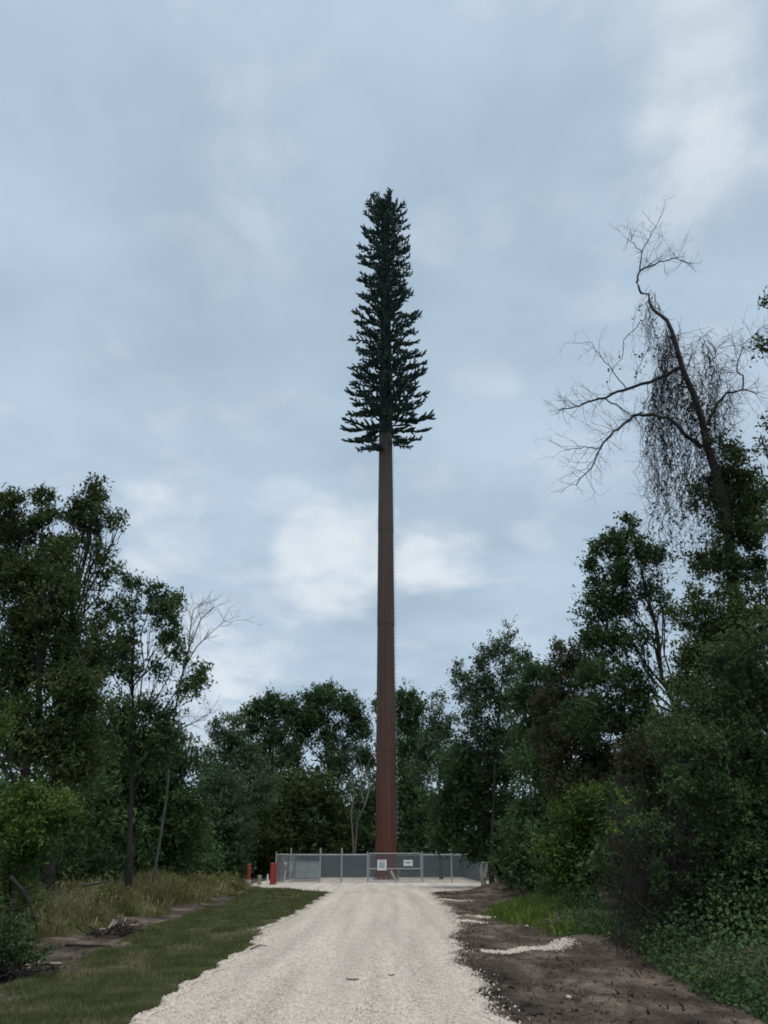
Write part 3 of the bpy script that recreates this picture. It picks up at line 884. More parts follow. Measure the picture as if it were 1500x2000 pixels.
cl = np.sin(x * 2.7 + y) * np.sin(y * 1.4 - x * 1.3)
keep = rng.random(n) < np.clip(.45 + .7 * cl, .04, 1)
x, y = x[keep], y[keep]
stones(mb, np.stack([x, y, h(x, y) + .002], -1), np.clip(rng.gamma(2, .012, len(x)), .008, .07))
tag(mb.obj('dirt_clods', M['dirt']), 'clods of dark churned soil beside the drive and on the worn track', 'soil', kind='stuff')
mb = MB()
n = 3800                                        # twigs, chips and dead leaves on the soil
y = ylaw(n, 9, 40, 1.9)
x = np.where(rng.random(n) < .7, road_r(np.minimum(y, 45)) + .2 + rng.random(n) * 3.6, -5.2 - rng.random(n) * 2.9)
leaves(mb, np.stack([x, y, h(x, y) + .012], -1), np.clip(rng.gamma(2, .018, n), .015, .11), 0, .3)
tag(mb.obj('leaf_litter', M['dark_leaf']), 'dead leaves and bark bits scattered on the soil', 'litter', kind='stuff')


# ------------------------------------------------------------------ dead tree hung with vines
def grow(mb, p, d, ln, r, depth, up=.12, spread=.6, side=4, tips=None):
    n = 5
    pts = [np.array(p, float)]
    d = np.array(d, float); d /= np.linalg.norm(d)
    for i in range(n - 1):
        d = d + rng.normal(0, .16, 3) + np.array([0, 0, up * .3]); d /= np.linalg.norm(d)
        pts.append(pts[-1] + d * ln / (n - 1))
    pts = np.array(pts)
    mb.tube(pts, np.linspace(r, r * .45, n), 4 if r > .012 else 3)
    if tips is not None: tips.append(pts[-1])
    if depth <= 0: return
    for k in range(rng.integers(2, side + 1)):
        i = rng.integers(1, n)
        nd = d + rng.normal(0, spread, 3); nd[2] += up
        grow(mb, pts[i], nd, ln * rng.uniform(.45, .75), r * .52, depth - 1, up, spread, side, tips)


def dead_tree():
    Y = 25.0
    K = lambda x, y, dy=0.0: P(1050 + x * .375, 400 + y * .375, Y + dy)
    base = on(float(P(1452, 1560, Y)[0]), Y, -.2)
    t = thing('dead_tree', 'tall leaning dead tree with bare crooked top, draped in hanging vines', 'tree', base)
    tr = MB()
    main = [(1055, 2600), (1040, 2200), (1010, 1900), (985, 1600), (930, 1400), (880, 1250), (860, 1130), (810, 980), (760, 870), (735, 780), (700, 660), (672, 600), (640, 575), (600, 545), (580, 500), (580, 465), (545, 462), (530, 440)]
    pts = np.vstack([base] + [K(*p) for p in main])
    rad = np.interp(np.arange(len(pts)), [0, 4, 8, 11, 14, 18], [.24, .17, .12, .085, .05, .025])
    tr.tube(pts, rad, 8)
    sub(tr, base).obj('trunk', M['bark_dead'], t, True)
    limbs = [([(540, 462), (520, 400), (530, 345), (560, 330), (640, 300), (720, 280), (755, 290)], .05),
             ([(532, 345), (545, 240), (590, 160), (640, 60)], .03),
             ([(545, 250), (490, 190), (483, 125)], .02),
             ([(735, 850), (620, 910), (460, 960), (350, 1005), (250, 1025), (180, 1052), (110, 1068)], .075),
             ([(460, 955), (400, 880), (330, 790), (280, 715)], .022),
             ([(850, 1265), (770, 1190), (690, 1110), (600, 1095), (500, 1095), (440, 1150), (370, 1215), (320, 1270), (290, 1360), (200, 1460)], .085),
             ([(320, 1268), (240, 1260), (160, 1280)], .022),
             ([(350, 1005), (420, 1050), (490, 1100), (560, 1170)], .03),
             ([(890, 1150), (920, 1060), (990, 975), (1070, 965), (1155, 978)], .07),
             ([(1065, 965), (1065, 885), (1035, 865), (1050, 790), (1075, 720), (1170, 640)], .035),
             ([(840, 1010), (790, 960), (740, 940), (700, 960), (665, 1050)], .05),
             ([(1000, 1480), (1090, 1520), (1180, 1590)], .06)]
    for lp, r in limbs:
        lm, twm = MB(), MB()
        dys = np.cumsum(rng.normal(0, .22, len(lp)))
        dys -= dys[0]
        q = np.array([K(a, b, e) for (a, b), e in zip(lp, dys)])
        # smooth a little
        tt = np.linspace(0, len(q) - 1, len(q) * 3)
        qq = np.stack([np.interp(tt, np.arange(len(q)), q[:, i]) for i in range(3)], -1)
        qq[1:-1] += rng.normal(0, .025, (len(qq) - 2, 3))
        lm.tube(qq, np.linspace(r, max(.01, r * .2), len(qq)), 6)
        lo = sub(lm, base).obj('limb', M['bark_dead'], t, True)
        m = len(qq)
        for i in range(m // 3, m):
            for _ in range(2 if r > .03 else 1):
                dd = qq[i] - qq[max(0, i - 2)]; dd = dd / (np.linalg.norm(dd) + 1e-6)
                nd = dd * .7 + rng.normal(0, .65, 3); nd[1] *= .6
                grow(twm, qq[i], nd, rng.uniform(.45, 1.15), .010, 2, .06, .55, 3)
        sub(twm, base).obj('twigs', M['bark_dead'], lo)['kind'] = 'stuff'
    # hanging vines
    vm = MB(); lv = []
    starts = []
    bundles = []
    for _ in range(360):
        a = rng.random()
        if a < .10: x, y, ln = rng.uniform(520, 640), rng.uniform(470, 620), rng.uniform(150, 420)
        elif a < .28:
            s = rng.random(); x, y, ln = 660 + 130 * s + rng.normal(0, 30), 600 + 340 * s, rng.uniform(200, 620)
        elif a < .62: x, y, ln = rng.uniform(590, 860), rng.uniform(880, 1150), rng.uniform(250, 760)
        elif a < .84: x, y, ln = rng.uniform(600, 950), rng.uniform(1150, 1600), rng.uniform(250, 700)
        else: x, y, ln = rng.uniform(760, 1040), rng.uniform(680, 1100), rng.uniform(150, 500)
        drift = rng.normal(20, 40)
        e0 = rng.normal(0, .8)
        if bundles and rng.random() < .72:             # most strands follow an older one
            x, y, ln, drift, e0 = bundles[rng.integers(len(bundles))]
            x += rng.normal(0, 9); y += rng.normal(0, 25); ln *= rng.uniform(.5, 1.15); drift += rng.normal(0, 14); e0 += rng.normal(0, .1)
        else: bundles.append((x, y, ln, drift, e0))
        y1 = min(y + ln, 1990)
        n = max(4, int((y1 - y) / 28))
        s = np.linspace(0, 1, n)
        wx = np.cumsum(rng.normal(0, 13, n)); wx -= wx[0]
        pp = np.array([K(x + drift * s[i] + wx[i], y + (y1 - y) * s[i], e0 + .25 * s[i]) for i in range(n)])
        vm.tube(pp, np.linspace(1, .5, n) * rng.choice([.008, .011, .018], p=[.5, .38, .12]), 3)
        if rng.random() < .3:
            lv.append(pp[n // 2:] + rng.normal(0, .08, (n - n // 2, 3)))
        for i in range(1, n, 2):                       # curling side tendrils
            if rng.random() < .8:
                dd = rng.normal(0, 1, 3); dd[1] *= .5; dd[2] -= .3
                grow(vm, pp[i], dd, rng.uniform(.25, .7), .007, 1 if rng.random() < .35 else 0, -.1, .8, 2)
    # wild arcs on the right of the trunk
    for _ in range(170):
        x, y = rng.uniform(620, 960), rng.uniform(680, 1500)
        grow(vm, K(x, y, rng.normal(0, .6)), (rng.uniform(.2, 1), rng.normal(0, .4), rng.uniform(.0, .9)), rng.uniform(.6, 1.6), .011, 1, -.25, .7, 3)
    tag(sub(vm, base).obj('vines', M['vine'], t), kind='stuff')
    iv = MB()
    leaves(iv, np.vstack(lv).repeat(2, 0) + rng.normal(0, .07, (2 * sum(len(q) for q in lv), 3)), .15, .4)
    for x, y, rx, ry, f in ((1000, 1300, 100, 110, .4), (970, 1450, 120, 120, .8), (1060, 1440, 100, 110, .8), (900, 1560, 110, 90, .5), (1060, 1720, 110, 90, .7), (1150, 1500, 70, 110, .6), (1010, 1600, 120, 100, .9), (1120, 1600, 90, 100, .6), (960, 1720, 90, 80, .3),
                            (1130, 1740, 90, 90, .6), (860, 1880, 130, 90, .5), (1000, 1880, 120, 90, 1), (1120, 1900, 90, 80, .9), (800, 1480, 80, 80, .2), (920, 1240, 70, 90, .3), (820, 1080, 50, 90, .25)):
        p = K(x, y, rng.normal(0, .4)); s = zc(p) / F
        rx, ry = rx * .375 * s, ry * .375 * s
        nl = int(5.2 * f * math.pi * rx * ry / (.17 * (8 * s) ** 2))
        fill(iv, p, (rx, .5 * (rx + ry), ry), nl, 8 * s, 12, .5)
    sub(iv, base).obj('ivy', M['ivy'], t)


dead_tree()


def bare_tree():
    Y = 33
    base = on(float(P(322, 1500, Y)[0]), Y, -.2)
    t = thing('bare_sapling', 'pale leafless leaning sapling with fine bare twigs against the sky', 'tree', base)
    tr, tw = MB(), MB()
    for path, r in (([(325, 1560), (335, 1440), (350, 1340), (368, 1270), (392, 1210), (418, 1185)], .06),
                    ([(345, 1360), (362, 1300), (385, 1262), (410, 1238), (440, 1212)], .04),
                    ([(368, 1275), (372, 1225), (378, 1190), (400, 1172)], .03), ([(325, 1500), (312, 1420), (306, 1340)], .04),
                    ([(335, 1440), (290, 1400), (262, 1375)], .03), ([(330, 1430), (370, 1416), (400, 1398), (412, 1392)], .025)):
        q = np.array([P(a, b, Y + rng.normal(0, .3)) for a, b in path])
        if r == .06: q = np.vstack([base, q])
        tr.tube(q, np.linspace(r, r * .25, len(q)), 6)
        for i in range(1 if r < .05 else 3, len(q)):
            for _ in range(5):
                dd = q[i] - q[i - 1]; dd /= np.linalg.norm(dd)
                grow(tw, q[i] + (q[i - 1] - q[i]) * rng.random(), dd * .8 + rng.normal(0, .5, 3), rng.uniform(.5, 1.2), .012, 2, .1, .5, 3)
    sub(tr, base).obj('trunk', M['bark_grey'], t, True)
    sub(tw, base).obj('twigs', M['bark_grey'], t)['kind'] = 'stuff'


bare_tree()


def pale_stems():
    Y = 80
    base = on(float(P(690, 1700, Y)[0]), Y, -.2)
    t = thing('bare_tree', 'pale twisted bare stems of a small tree left of the pole behind the fence', 'tree', base)
    tr, tw = MB(), MB()
    for path, r in (([(695, 1640), (698, 1600), (712, 1575), (722, 1540), (716, 1500), (726, 1475)], .13), ([(690, 1650), (686, 1590), (692, 1540), (684, 1510), (690, 1480)], .10),
                    ([(712, 1575), (704, 1540), (708, 1500), (700, 1478)], .07), ([(722, 1540), (730, 1510)], .06)):
        q = np.array([P(a, b, Y + rng.normal(0, .3)) for a, b in path])
        if r > .09: q = np.vstack([base, q])
        tr.tube(q, np.linspace(r, r * .5, len(q)), 6)
        for i in range(2, len(q)):
            grow(tw, q[i], rng.normal(0, 1, 3) + np.array([0, 0, .6]), 1.6, .04, 2, .2, .6, 3)
    sub(tr, base).obj('trunk', M['bark_grey'], t, True)
    sub(tw, base).obj('twigs', M['bark_grey'], t)['kind'] = 'stuff'


pale_stems()


def pale_trunk(label, px0, px1, Y, r, pts):
    base = on(float(P(px0, 1728, Y)[0]), Y, -.15)
    t = thing('tree_stump', label, 'stump', base)
    mb = MB()
    for path, rr in pts:
        q = np.array([P(a, b, Y + rng.normal(0, .1)) for a, b in path])
        mb.tube(q, np.linspace(rr, rr * .75, len(q)), 7, True)
    sub(mb, base).obj('trunk', M['bark_pale'], t, True)


pale_trunk('pale weathered forked stump at the right end of the fence', 946, 950, 49, .2,
           [([(945, 1734), (944, 1715), (941, 1700), (944, 1684)], .17), ([(946, 1715), (950, 1700), (950, 1684)], .11)])
pale_trunk('short pale stump right of the forked stump under low branches', 970, 970, 47, .2, [([(969, 1738), (971, 1722), (968, 1710)], .12)])


# ------------------------------------------------------------------ thicket of hanging dead vines, lower right
def thicket():
    Y = 17.5
    base = on(float(P(1330, 1850, Y)[0]), Y, -.1)
    t = thing('vine_thicket', 'dark thicket curtained with brown hanging vines at the right margin', 'thicket', base)
    vm, lf = MB(), MB()
    for _ in range(420):
        x = rng.uniform(1200, 1560); y = 1450 + 330 * rng.random() ** .7 + .12 * abs(x - 1400); ln = rng.uniform(60, 300)
        e = rng.uniform(-1.0, 1.6)
        n = 6; s = np.linspace(0, 1, n); wx = np.cumsum(rng.normal(0, 6, n))
        y1 = min(y + ln, 1850)
        vm.tube(np.array([P(x + wx[i], y + (y1 - y) * s[i], Y + e) for i in range(n)]), np.linspace(.008, .004, n), 3)
    for _ in range(420):
        x, y = rng.uniform(1190, 1520), rng.uniform(1560, 1850)
        grow(vm, P(x, y, Y + rng.uniform(-1.2, 1)), rng.normal(0, 1, 3), rng.uniform(.4, 1.1), .010, 1, 0, .8, 3)
    sub(vm, base).obj('vines', M['vine'], t)['kind'] = 'stuff'
    for x, y, rx, ry, e, f in ((1300, 1480, 90, 80, .6, 1), (1420, 1480, 90, 80, .4, 1), (1500, 1560, 80, 90, 0, 1), (1330, 1600, 80, 80, 1.2, 1), (1440, 1640, 90, 80, .8, 1), (1260, 1680, 60, 80, 1.2, .8), (1350, 1730, 80, 80, 1.0, 1),
                               (1470, 1750, 80, 80, .4, 1), (1260, 1780, 50, 50, .8, .8), (1400, 1810, 80, 50, .3, 1), (1500, 1840, 60, 60, -.5, 1)):
        p = P(x, y, Y + e + .3); s = zc(p) / F
        rx, ry = rx * s, ry * s
        fill(lf, p, (rx, .8 * rx, ry), int(3.2 * f * math.pi * rx * ry / (.17 * (8 * s) ** 2)), 8 * s, 14, .4)
    sub(lf, base).obj('foliage', M['leaf_brown'], t)


thicket()


# ------------------------------------------------------------------ the pole dressed as a pine
TY = 69.0
TX = float(P(754, 1660, TY)[0])
tower = thing('cell_tower', 'very tall brown steel pole disguised as a pine tree, behind the gate', 'tower', (TX, TY, 0))


def hz(py):
    return float(P(750, py, TY)[2])


def build_pole():
    # radius by height from the width seen in the photograph
    hs = np.array([0, hz(1660), hz(1300), hz(1050), hz(900), hz(700), hz(500), hz(400)])
    wpx = np.array([43, 42, 35, 30.5, 27, 22.5, 17.5, 15])
    ws = np.array([max(0, z - EYE) * math.sin(PITCH) + TY * math.cos(PITCH) for z in hs])
    rs = wpx / F * ws / 2
    rad = lambda z: float(np.interp(z, hs, rs))
    joints = [0.12, hz(1465), hz(1222), hz(1040), hz(850), hz(640), hz(395)]
    n = 18
    for i in range(6):
        z0, z1 = joints[i], joints[i + 1]
        mb = MB()
        zs = np.linspace(z0, z1, 6)
        grow_ = .022 if i else 0
        a = (np.arange(n) + .5) * 2 * math.pi / n
        ring = []
        if i:                                        # the slip joint's lower lip
            ring.append((z0, rad(z0) - .02))
        for z in zs: ring.append((z, rad(z) + grow_ * (1 - (z - z0) / (z1 - z0))))
        if i == 5: ring.append((z1, .001))
        v = np.array([[r * math.cos(b), r * math.sin(b), z] for z, r in ring for b in a])
        k = len(ring)
        ii = np.arange(k - 1)[:, None] * n; j = np.arange(n)[None]; j2 = (j + 1) % n
        mb.add(v, np.stack([ii + j, ii + j2, ii + n + j2, ii + n + j], -1).reshape(-1, 4))
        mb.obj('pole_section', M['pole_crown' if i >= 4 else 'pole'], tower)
    fl = MB(); fl.tube([(0, 0, .02), (0, 0, .13)], 1.12, 24, True)
    fl.obj('base_flange', M['galv'], tower)
    for k in range(16):
        b = MB(); a = k * math.pi / 8
        b.tube([(1.03 * math.cos(a), 1.03 * math.sin(a), .1), (1.03 * math.cos(a), 1.03 * math.sin(a), .3)], .03, 6, True)
        b.obj('anchor_bolt', M['galv'], tower)
    port = MB(); port.box((0, -rad(1.3) - .02, 1.3), (.34, .12, .7)); port.obj('access_port', M['pole'], tower)
    pg = MB()
    az = R(-14)
    for side in (0,):
        for z in np.arange(3.2, hz(860), .40):
            r = rad(z); a = az + (.13 if int(z / .4) % 2 else -.06)
            pg.tube([(r * math.cos(a) * .98, r * math.sin(a) * .98, z), ((r + .2) * math.cos(a), (r + .2) * math.sin(a), z)], .014, 4)
    r0 = [(rad(z) + .12) for z in np.linspace(3.2, hz(860), 40)]
    pg.tube([(r * math.cos(az), r * math.sin(az), z) for r, z in zip(r0, np.linspace(3.2, hz(860), 40))], .008, 4)
    tag(pg.obj('step_pegs', M['galv'], tower), kind='stuff')
    return rad


POLE_R = build_pole()


def brush(mb, a, b, r, seg=5):
    """one bottle brush twig of plastic needles"""
    a, b = np.asarray(a, float), np.asarray(b, float)
    pts = curve_to(a, b, rng.uniform(-.1, .02), .03, seg)
    prof = np.array([.5, .9, 1, .95, .45])[:seg] * r * .62
    mb.tube(pts, prof * rng.uniform(.8, 1.2, seg), 5)
    n = 54
    t = rng.random(n)
    base = np.stack([np.interp(t, np.linspace(0, 1, seg), pts[:, i]) for i in range(3)], -1)
    d = (b - a) / np.linalg.norm(b - a)
    nd = rng.normal(size=(n, 3)) + d * .9
    nd /= np.linalg.norm(nd, axis=1)[:, None]
    s = np.cross(nd, d); s /= np.linalg.norm(s, axis=1)[:, None] + 1e-9
    ln = r * rng.uniform(.8, 1.25, n)[:, None]
    v = np.stack([base - s * .025, base + s * .025, base + nd * ln], 1)
    mb.add(v.reshape(-1, 3), None, np.arange(n * 3).reshape(-1, 3))


def branch_mesh(k):
    """unit pine branch: 1 long along +x (scaled later); z is up"""
    mb = MB()
    L = 4.2
    n = 8
    s = np.linspace(0, 1, n)
    z = .0 * s + .55 * s ** 2.2 - .25 * s * (1 - s)
    pts = np.stack([L * s, rng.normal(0, .05, n) * s, z * 1.0], -1)
    mb.tube(pts, np.linspace(.05, .02, n), 5)
    at = lambda u: np.array([np.interp(u, s, pts[:, i]) for i in range(3)])
    m = 13
    for i in range(m):
        u = .08 + .84 * (i + rng.uniform(-.3, .3)) / (m - 1)
        u = min(u, .96)
        sgn = 1 if i % 2 else -1
        ln = rng.uniform(.8, 1.25) * (1.15 - .45 * u)
        ang = R(rng.uniform(28, 52)) * sgn
        d = np.array([math.cos(ang), math.sin(ang), rng.uniform(.12, .6)])
        d /= np.linalg.norm(d)
        p = at(u)
        brush(mb, p, p + d * ln, rng.uniform(.17, .23))
    brush(mb, at(.72), at(1.0) + np.array([.15, 0, .1]), .2)
    brush(mb, at(.4), at(.74), .19); brush(mb, at(.08), at(.42), .19)
    return mb.mesh('branch', M['needle'])


def build_branches():
    protos = [branch_mesh(k) for k in range(7)]
    ypx = [372, 384, 400, 420, 450, 500, 560, 600, 640, 690, 740, 765, 800, 835, 862]
    half = [9, 20, 37, 44, 50, 55, 55, 68, 74, 74, 80, 93, 90, 90, 84]
    zt = np.array([hz(p) for p in ypx])[::-1]
    ws = np.array([(z - EYE) * math.sin(PITCH) + TY * math.cos(PITCH) for z in zt])
    rr = np.array(half)[::-1] / F * ws
    tot = 232
    zlo, zhi = hz(848), hz(402)
    az = 0.0
    spots = []
    for i in range(tot):
        f = i / (tot - 1)
        z = zlo + (zhi - zlo) * f ** .97 + rng.normal(0, .12)
        az += 2.39996 + rng.normal(0, .12)
        R_ = float(np.interp(z + .4, zt, rr)) * np.interp(f, [0, .5, .9, 1], [1.05, 1.05, 1.2, 1.1]) * rng.choice([rng.uniform(.86, 1.06), rng.uniform(.6, .88)], p=[.7, .3])
        tilt = np.interp(f, [0, .15, .55, .85, 1], [-2, 2, 9, 17, 32]) + rng.normal(0, 6)
        spots.append((z, az, R_, tilt))
    # a few stragglers under the lowest whorl and the plume at the top
    spots += [(hz(872), R(200), 1.5, -14), (hz(868), R(-20), 4.0, -8), (hz(862), R(25), 3.2, -8), (hz(858), R(172), 4.6, -5), (hz(864), R(150), 3.6, -6), (hz(880), R(215), 1.3, -30), (hz(876), R(188), 2.0, -24), (hz(882), R(228), 1.6, -34), (hz(866), R(-28), 3.4, -12)]
    for k in range(12):
        spots.append((hz(402) - .25 * k, k * 2.4, rng.uniform(1.6, 2.0) + .06 * k, rng.uniform(60, 82) - 1.5 * k))
    for i, (z, a, L, tilt) in enumerate(spots):
        o = link('branch', protos[i % 7], tower)
        r0 = POLE_R(z) * .85
        tl = R(tilt)
        s = max(.15, (L - r0 * math.cos(tl))) / 4.45
        o.location = (r0 * math.cos(a), r0 * math.sin(a), z)
        o.rotation_euler = (rng.normal(0, .25), -tl, a)
        k = float(np.clip(s, .74, 1.15))
        o.scale = (s, max(k * .9, .5), k)
    return


build_branches()


# ------------------------------------------------------------------ fenced compound
FY = 61.4                                    # front fence line
FZ = FY * math.cos(PITCH) - EYE * math.sin(PITCH) * .5
fx = lambda px: (px - 750) / F * (FY * math.cos(PITCH) - (EYE - .9) * math.sin(PITCH))
BASE_Z = .05
X0, X1 = fx(538), fx(946)
REAR = FY + 16.0
FH = 1.92


def chain(mb, a, b, z0, z1, pitch=.06, r=.0032):
    """a diagonal wire net between two ground points"""
    a, b = np.array(a[:2], float), np.array(b[:2], float)
    ln = np.linalg.norm(b - a); u = (b - a) / ln
    nrm = np.array([-u[1], u[0]])
    H = z1 - z0
    starts = np.arange(-H, ln, pitch * 1.0)
    for sgn in (1, -1):
        s0, s1 = starts.copy(), starts + H
        za, zb = (np.full_like(s0, z0), np.full_like(s0, z1)) if sgn > 0 else (np.full_like(s0, z1), np.full_like(s0, z0))
        c0, c1 = np.clip(s0, 0, ln), np.clip(s1, 0, ln)
        ok = c1 - c0 > .01
        s0, s1, za, zb, c0, c1 = (q[ok] for q in (s0, s1, za, zb, c0, c1))
        zc0 = za + (zb - za) * (c0 - s0) / H; zc1 = za + (zb - za) * (c1 - s0) / H
        p0 = np.stack([a[0] + u[0] * c0, a[1] + u[1] * c0, zc0], -1); p1 = np.stack([a[0] + u[0] * c1, a[1] + u[1] * c1, zc1], -1)
        off = nrm * r * .7 * sgn
        p0[:, :2] += off; p1[:, :2] += off
        d = p1 - p0; d /= np.linalg.norm(d, axis=1)[:, None]
        n3 = np.array([nrm[0], nrm[1], 0.0])
        w = np.cross(d, n3)
        n = len(p0)
        tri = [(w, 0.0, 1), (w, 0.0, -1)]
        e = [w * r * .87 - n3 * r * .5, -w * r * .87 - n3 * r * .5, np.broadcast_to(n3 * r, w.shape)]
        v = np.stack([p0 + e[0], p0 + e[1], p0 + e[2], p1 + e[0], p1 + e[1], p1 + e[2]], 1)
        k = (np.arange(n) * 6)[:, None]
        q = np.concatenate([k + np.array([[0, 1, 4, 3]]), k + np.array([[1, 2, 5, 4]]), k + np.array([[2, 0, 3, 5]])])
        mb.add(v.reshape(-1, 3), q)


fence = thing('chain_link_fence', 'galvanised chain link fence enclosing the gravel compound', 'fence', (0, FY, BASE_Z))
FO = np.array([0, FY, BASE_Z])


def fpart(mb, name, mat, kind=None, smooth=False):
    o = sub(mb, FO).obj(name, M[mat], fence, smooth)
    if kind: o['kind'] = kind
    return o


def fpost(x, y, top, r=.04):
    mb = MB(); mb.tube([(x, y, -.05), (x, y, top)], r, 8, True)
    mb.tube([(x, y, top), (x, y, top + .035)], [r * 1.2, r * .5], 8, True)
    fpart(mb, 'post', 'galv', smooth=False)


def rail(a, b, z, r=.032):
    mb = MB(); mb.tube([(a[0], a[1], z), (b[0], b[1], z)], r, 8, True)
    fpart(mb, 'top_rail', 'galv')


GX0, GX1 = fx(718), fx(825)
TALL = 2.32
for px, top in ((538, 2.05), (567, TALL), (625, TALL), (667, TALL), (718, 2.06), (825, 2.06), (882, 1.97), (946, 2.0)):
    fpost(fx(px), FY, top, .055 if px in (625, 667, 718, 825) else .045)
rail((X0, FY), (GX0, FY), FH); rail((GX1, FY), (X1, FY), FH)
rail((X0, FY), (X0, REAR), FH); rail((X1, FY), (X1, REAR), FH); rail((X0, REAR), (X1, REAR), FH)
for yy in np.linspace(FY, REAR, 6)[1:]:
    fpost(X0, yy, 1.98, .035); fpost(X1, yy, 1.98, .035)
for xx in np.linspace(X0, X1, 7)[1:-1]:
    fpost(xx, REAR, 1.98, .035)
mb = MB()
chain(mb, (X0, FY), (GX0, FY), BASE_Z + .03, FH, .05, .0034)
chain(mb, (GX1, FY), (X1, FY), BASE_Z + .03, FH, .05, .0034)
chain(mb, (X0, FY), (X0, REAR), BASE_Z + .03, FH, .06, .0034)
chain(mb, (X1, FY), (X1, REAR), BASE_Z + .03, FH, .06, .0034)
fpart(mb, 'chain_link_mesh', 'wire', 'stuff')
mb = MB()                                     # dark knitted screen laced to the rear run and the right side
mb.box(((X0 + X1) / 2, REAR - .05, BASE_Z + .05 + (FH - .1) / 2), (X1 - X0 - .1, .006, FH - .1))
fpart(mb, 'privacy_screen', 'screen')
mb = MB(); mb.box((X1 - .05, (FY + REAR) / 2, BASE_Z + .05 + (FH - .1) / 2), (.006, REAR - FY - .3, FH - .1))
fpart(mb, 'privacy_screen', 'screen')

gate = thing('gate', 'wide galvanised chain link gate with a mid rail, in front of the pole', 'gate', (GX0, FY - .03, BASE_Z))
GO = np.array([GX0, FY - .03, BASE_Z])
gx0, gx1, gy = GX0 + .12, GX1 - .12, FY - .03
GT = 1.99


def gpart(mb, name, mat, kind=None):
    o = sub(mb, GO).obj(name, M[mat], gate)
    if kind: o['kind'] = kind


for x in (gx0, gx1):
    mb = MB(); mb.tube([(x, gy, BASE_Z + .06), (x, gy, GT)], .034, 8, True); gpart(mb, 'stile', 'galv')
for z in (BASE_Z + .09, .98, GT):
    mb = MB(); mb.tube([(gx0, gy, z), (gx1, gy, z)], .032, 8, True); gpart(mb, 'rail', 'galv')
mb = MB(); mb.tube([((gx0 + gx1) / 2 + .25, gy, BASE_Z + .09), ((gx0 + gx1) / 2 + .25, gy, .98)], .022, 8, True); gpart(mb, 'brace', 'galv')
mb = MB(); chain(mb, (gx0, gy + .03), (gx1, gy + .03), BASE_Z + .08, GT, .05, .0034); gpart(mb, 'chain_link_mesh', 'wire', 'stuff')
for z in (.35, 1.6):
    mb = MB(); mb.box((GX0 + .06, gy, z), (.12, .05, .09)); gpart(mb, 'hinge', 'galv')
mb = MB(); mb.box((gx1 + .06, gy - .02, 1.1), (.14, .06, .1)); gpart(mb, 'latch', 'galv')


def sign(label, px, py, wpx, hpx, prints):
    Y = gy - .05
    c = P(px, py, Y); s = zc(c) / F
    w, hh = wpx * s, hpx * s
    t = thing('sign', label, 'sign', c)
    mb = MB(); mb.box((0, 0, 0), (w, .012, hh)); mb.obj('plate', M['white'], t)
    for k, (u, v, du, dv, mat) in enumerate(prints):
        mb = MB(); mb.box((u * w, -.0085, v * hh), (du * w, .003, dv * hh)); mb.obj('print', M[mat], t)


sign('square white notice with a pale blue panel, hung on the gate', 746, 1689.5, 18, 19,
     [(0, -.02, .62, .56, 'print_blue'), (0, .40, .6, .05, 'print_dark')])
sign('smaller oblong white notice with dark lettering, hung on the gate', 797, 1685.5, 18, 11,
     [(-.30, .08, .2, .16, 'print_dark'), (.0, .05, .22, .30, 'print_dark'), (.30, .08, .2, .16, 'print_dark'), (0, -.36, .5, .05, 'print_blue')])

# leaning timber at the foot of the pole
mb = MB()
a, b = P(764, 1702, FY + 3.2), P(774, 1727, FY + 2.0); b[2] = .06
mb.tube([a, b], .10, 6, True)
pb = thing('leaning_plank', 'pale timber plank leaning behind the gate beside the pole foot', 'plank', b)
sub(mb, b).obj('plank', M['chip'], pb)
# equipment inside the left corner
t = thing('equipment_cabinet', 'low wide grey green equipment cabinet behind the left fence panels', 'cabinet', (fx(592), FY + 3.4, .06))
mb = MB(); mb.box((0, 0, .78), (1.75, .8, 1.15)); mb.obj('body', M['cabinet'], t)
mb = MB(); mb.box((0, 0, 1.385), (1.85, .9, .05)); mb.obj('lid', M['cabinet'], t)
mb = MB(); mb.box((0, 0, .1), (1.95, 1.0, .2)); mb.obj('plinth', M['concrete'], t)
for sx in (-.44, .44):
    mb = MB(); mb.box((sx, -.415, .78), (.82, .03, 1.05)); d = mb.obj('door', M['cabinet'], t)
    mb = MB(); mb.box((sx * .3, -.44, .78), (.03, .03, .18)); mb.obj('handle', M['galv'], d)
t = thing('utility_rack', 'galvanised rack with meter boxes inside the left fence corner', 'rack', (fx(558), FY + 1.6, .05))
for sx in (-.36, .36):
    mb = MB(); mb.tube([(sx, 0, 0), (sx, 0, 1.75)], .045, 8, True); mb.obj('post', M['galv'], t)
for z in (.75, 1.35):
    mb = MB(); mb.box((0, -.05, z), (.9, .05, .05)); mb.obj('rail', M['galv'], t)
mb = MB(); mb.box((-.2, -.15, 1.2), (.32, .16, .46)); o = mb.obj('meter_box', M['cabinet'], t)
mb = MB(); mb.tube([(-.2, -.23, 1.26), (-.2, -.30, 1.26)], .085, 12, True); mb.obj('dial', M['white'], o)
mb = MB(); mb.box((.22, -.15, 1.05), (.3, .15, .6)); mb.obj('switch_box', M['galv'], t)
mb = MB(); mb.tube([(.22, -.12, .75), (.2, -.12, .0)], .035, 8); mb.obj('conduit', M['galv'], t)
mb = MB(); mb.tube([(-.2, -.12, .97), (-.22, -.12, .0)], .035, 8); mb.obj('conduit', M['white'], t)


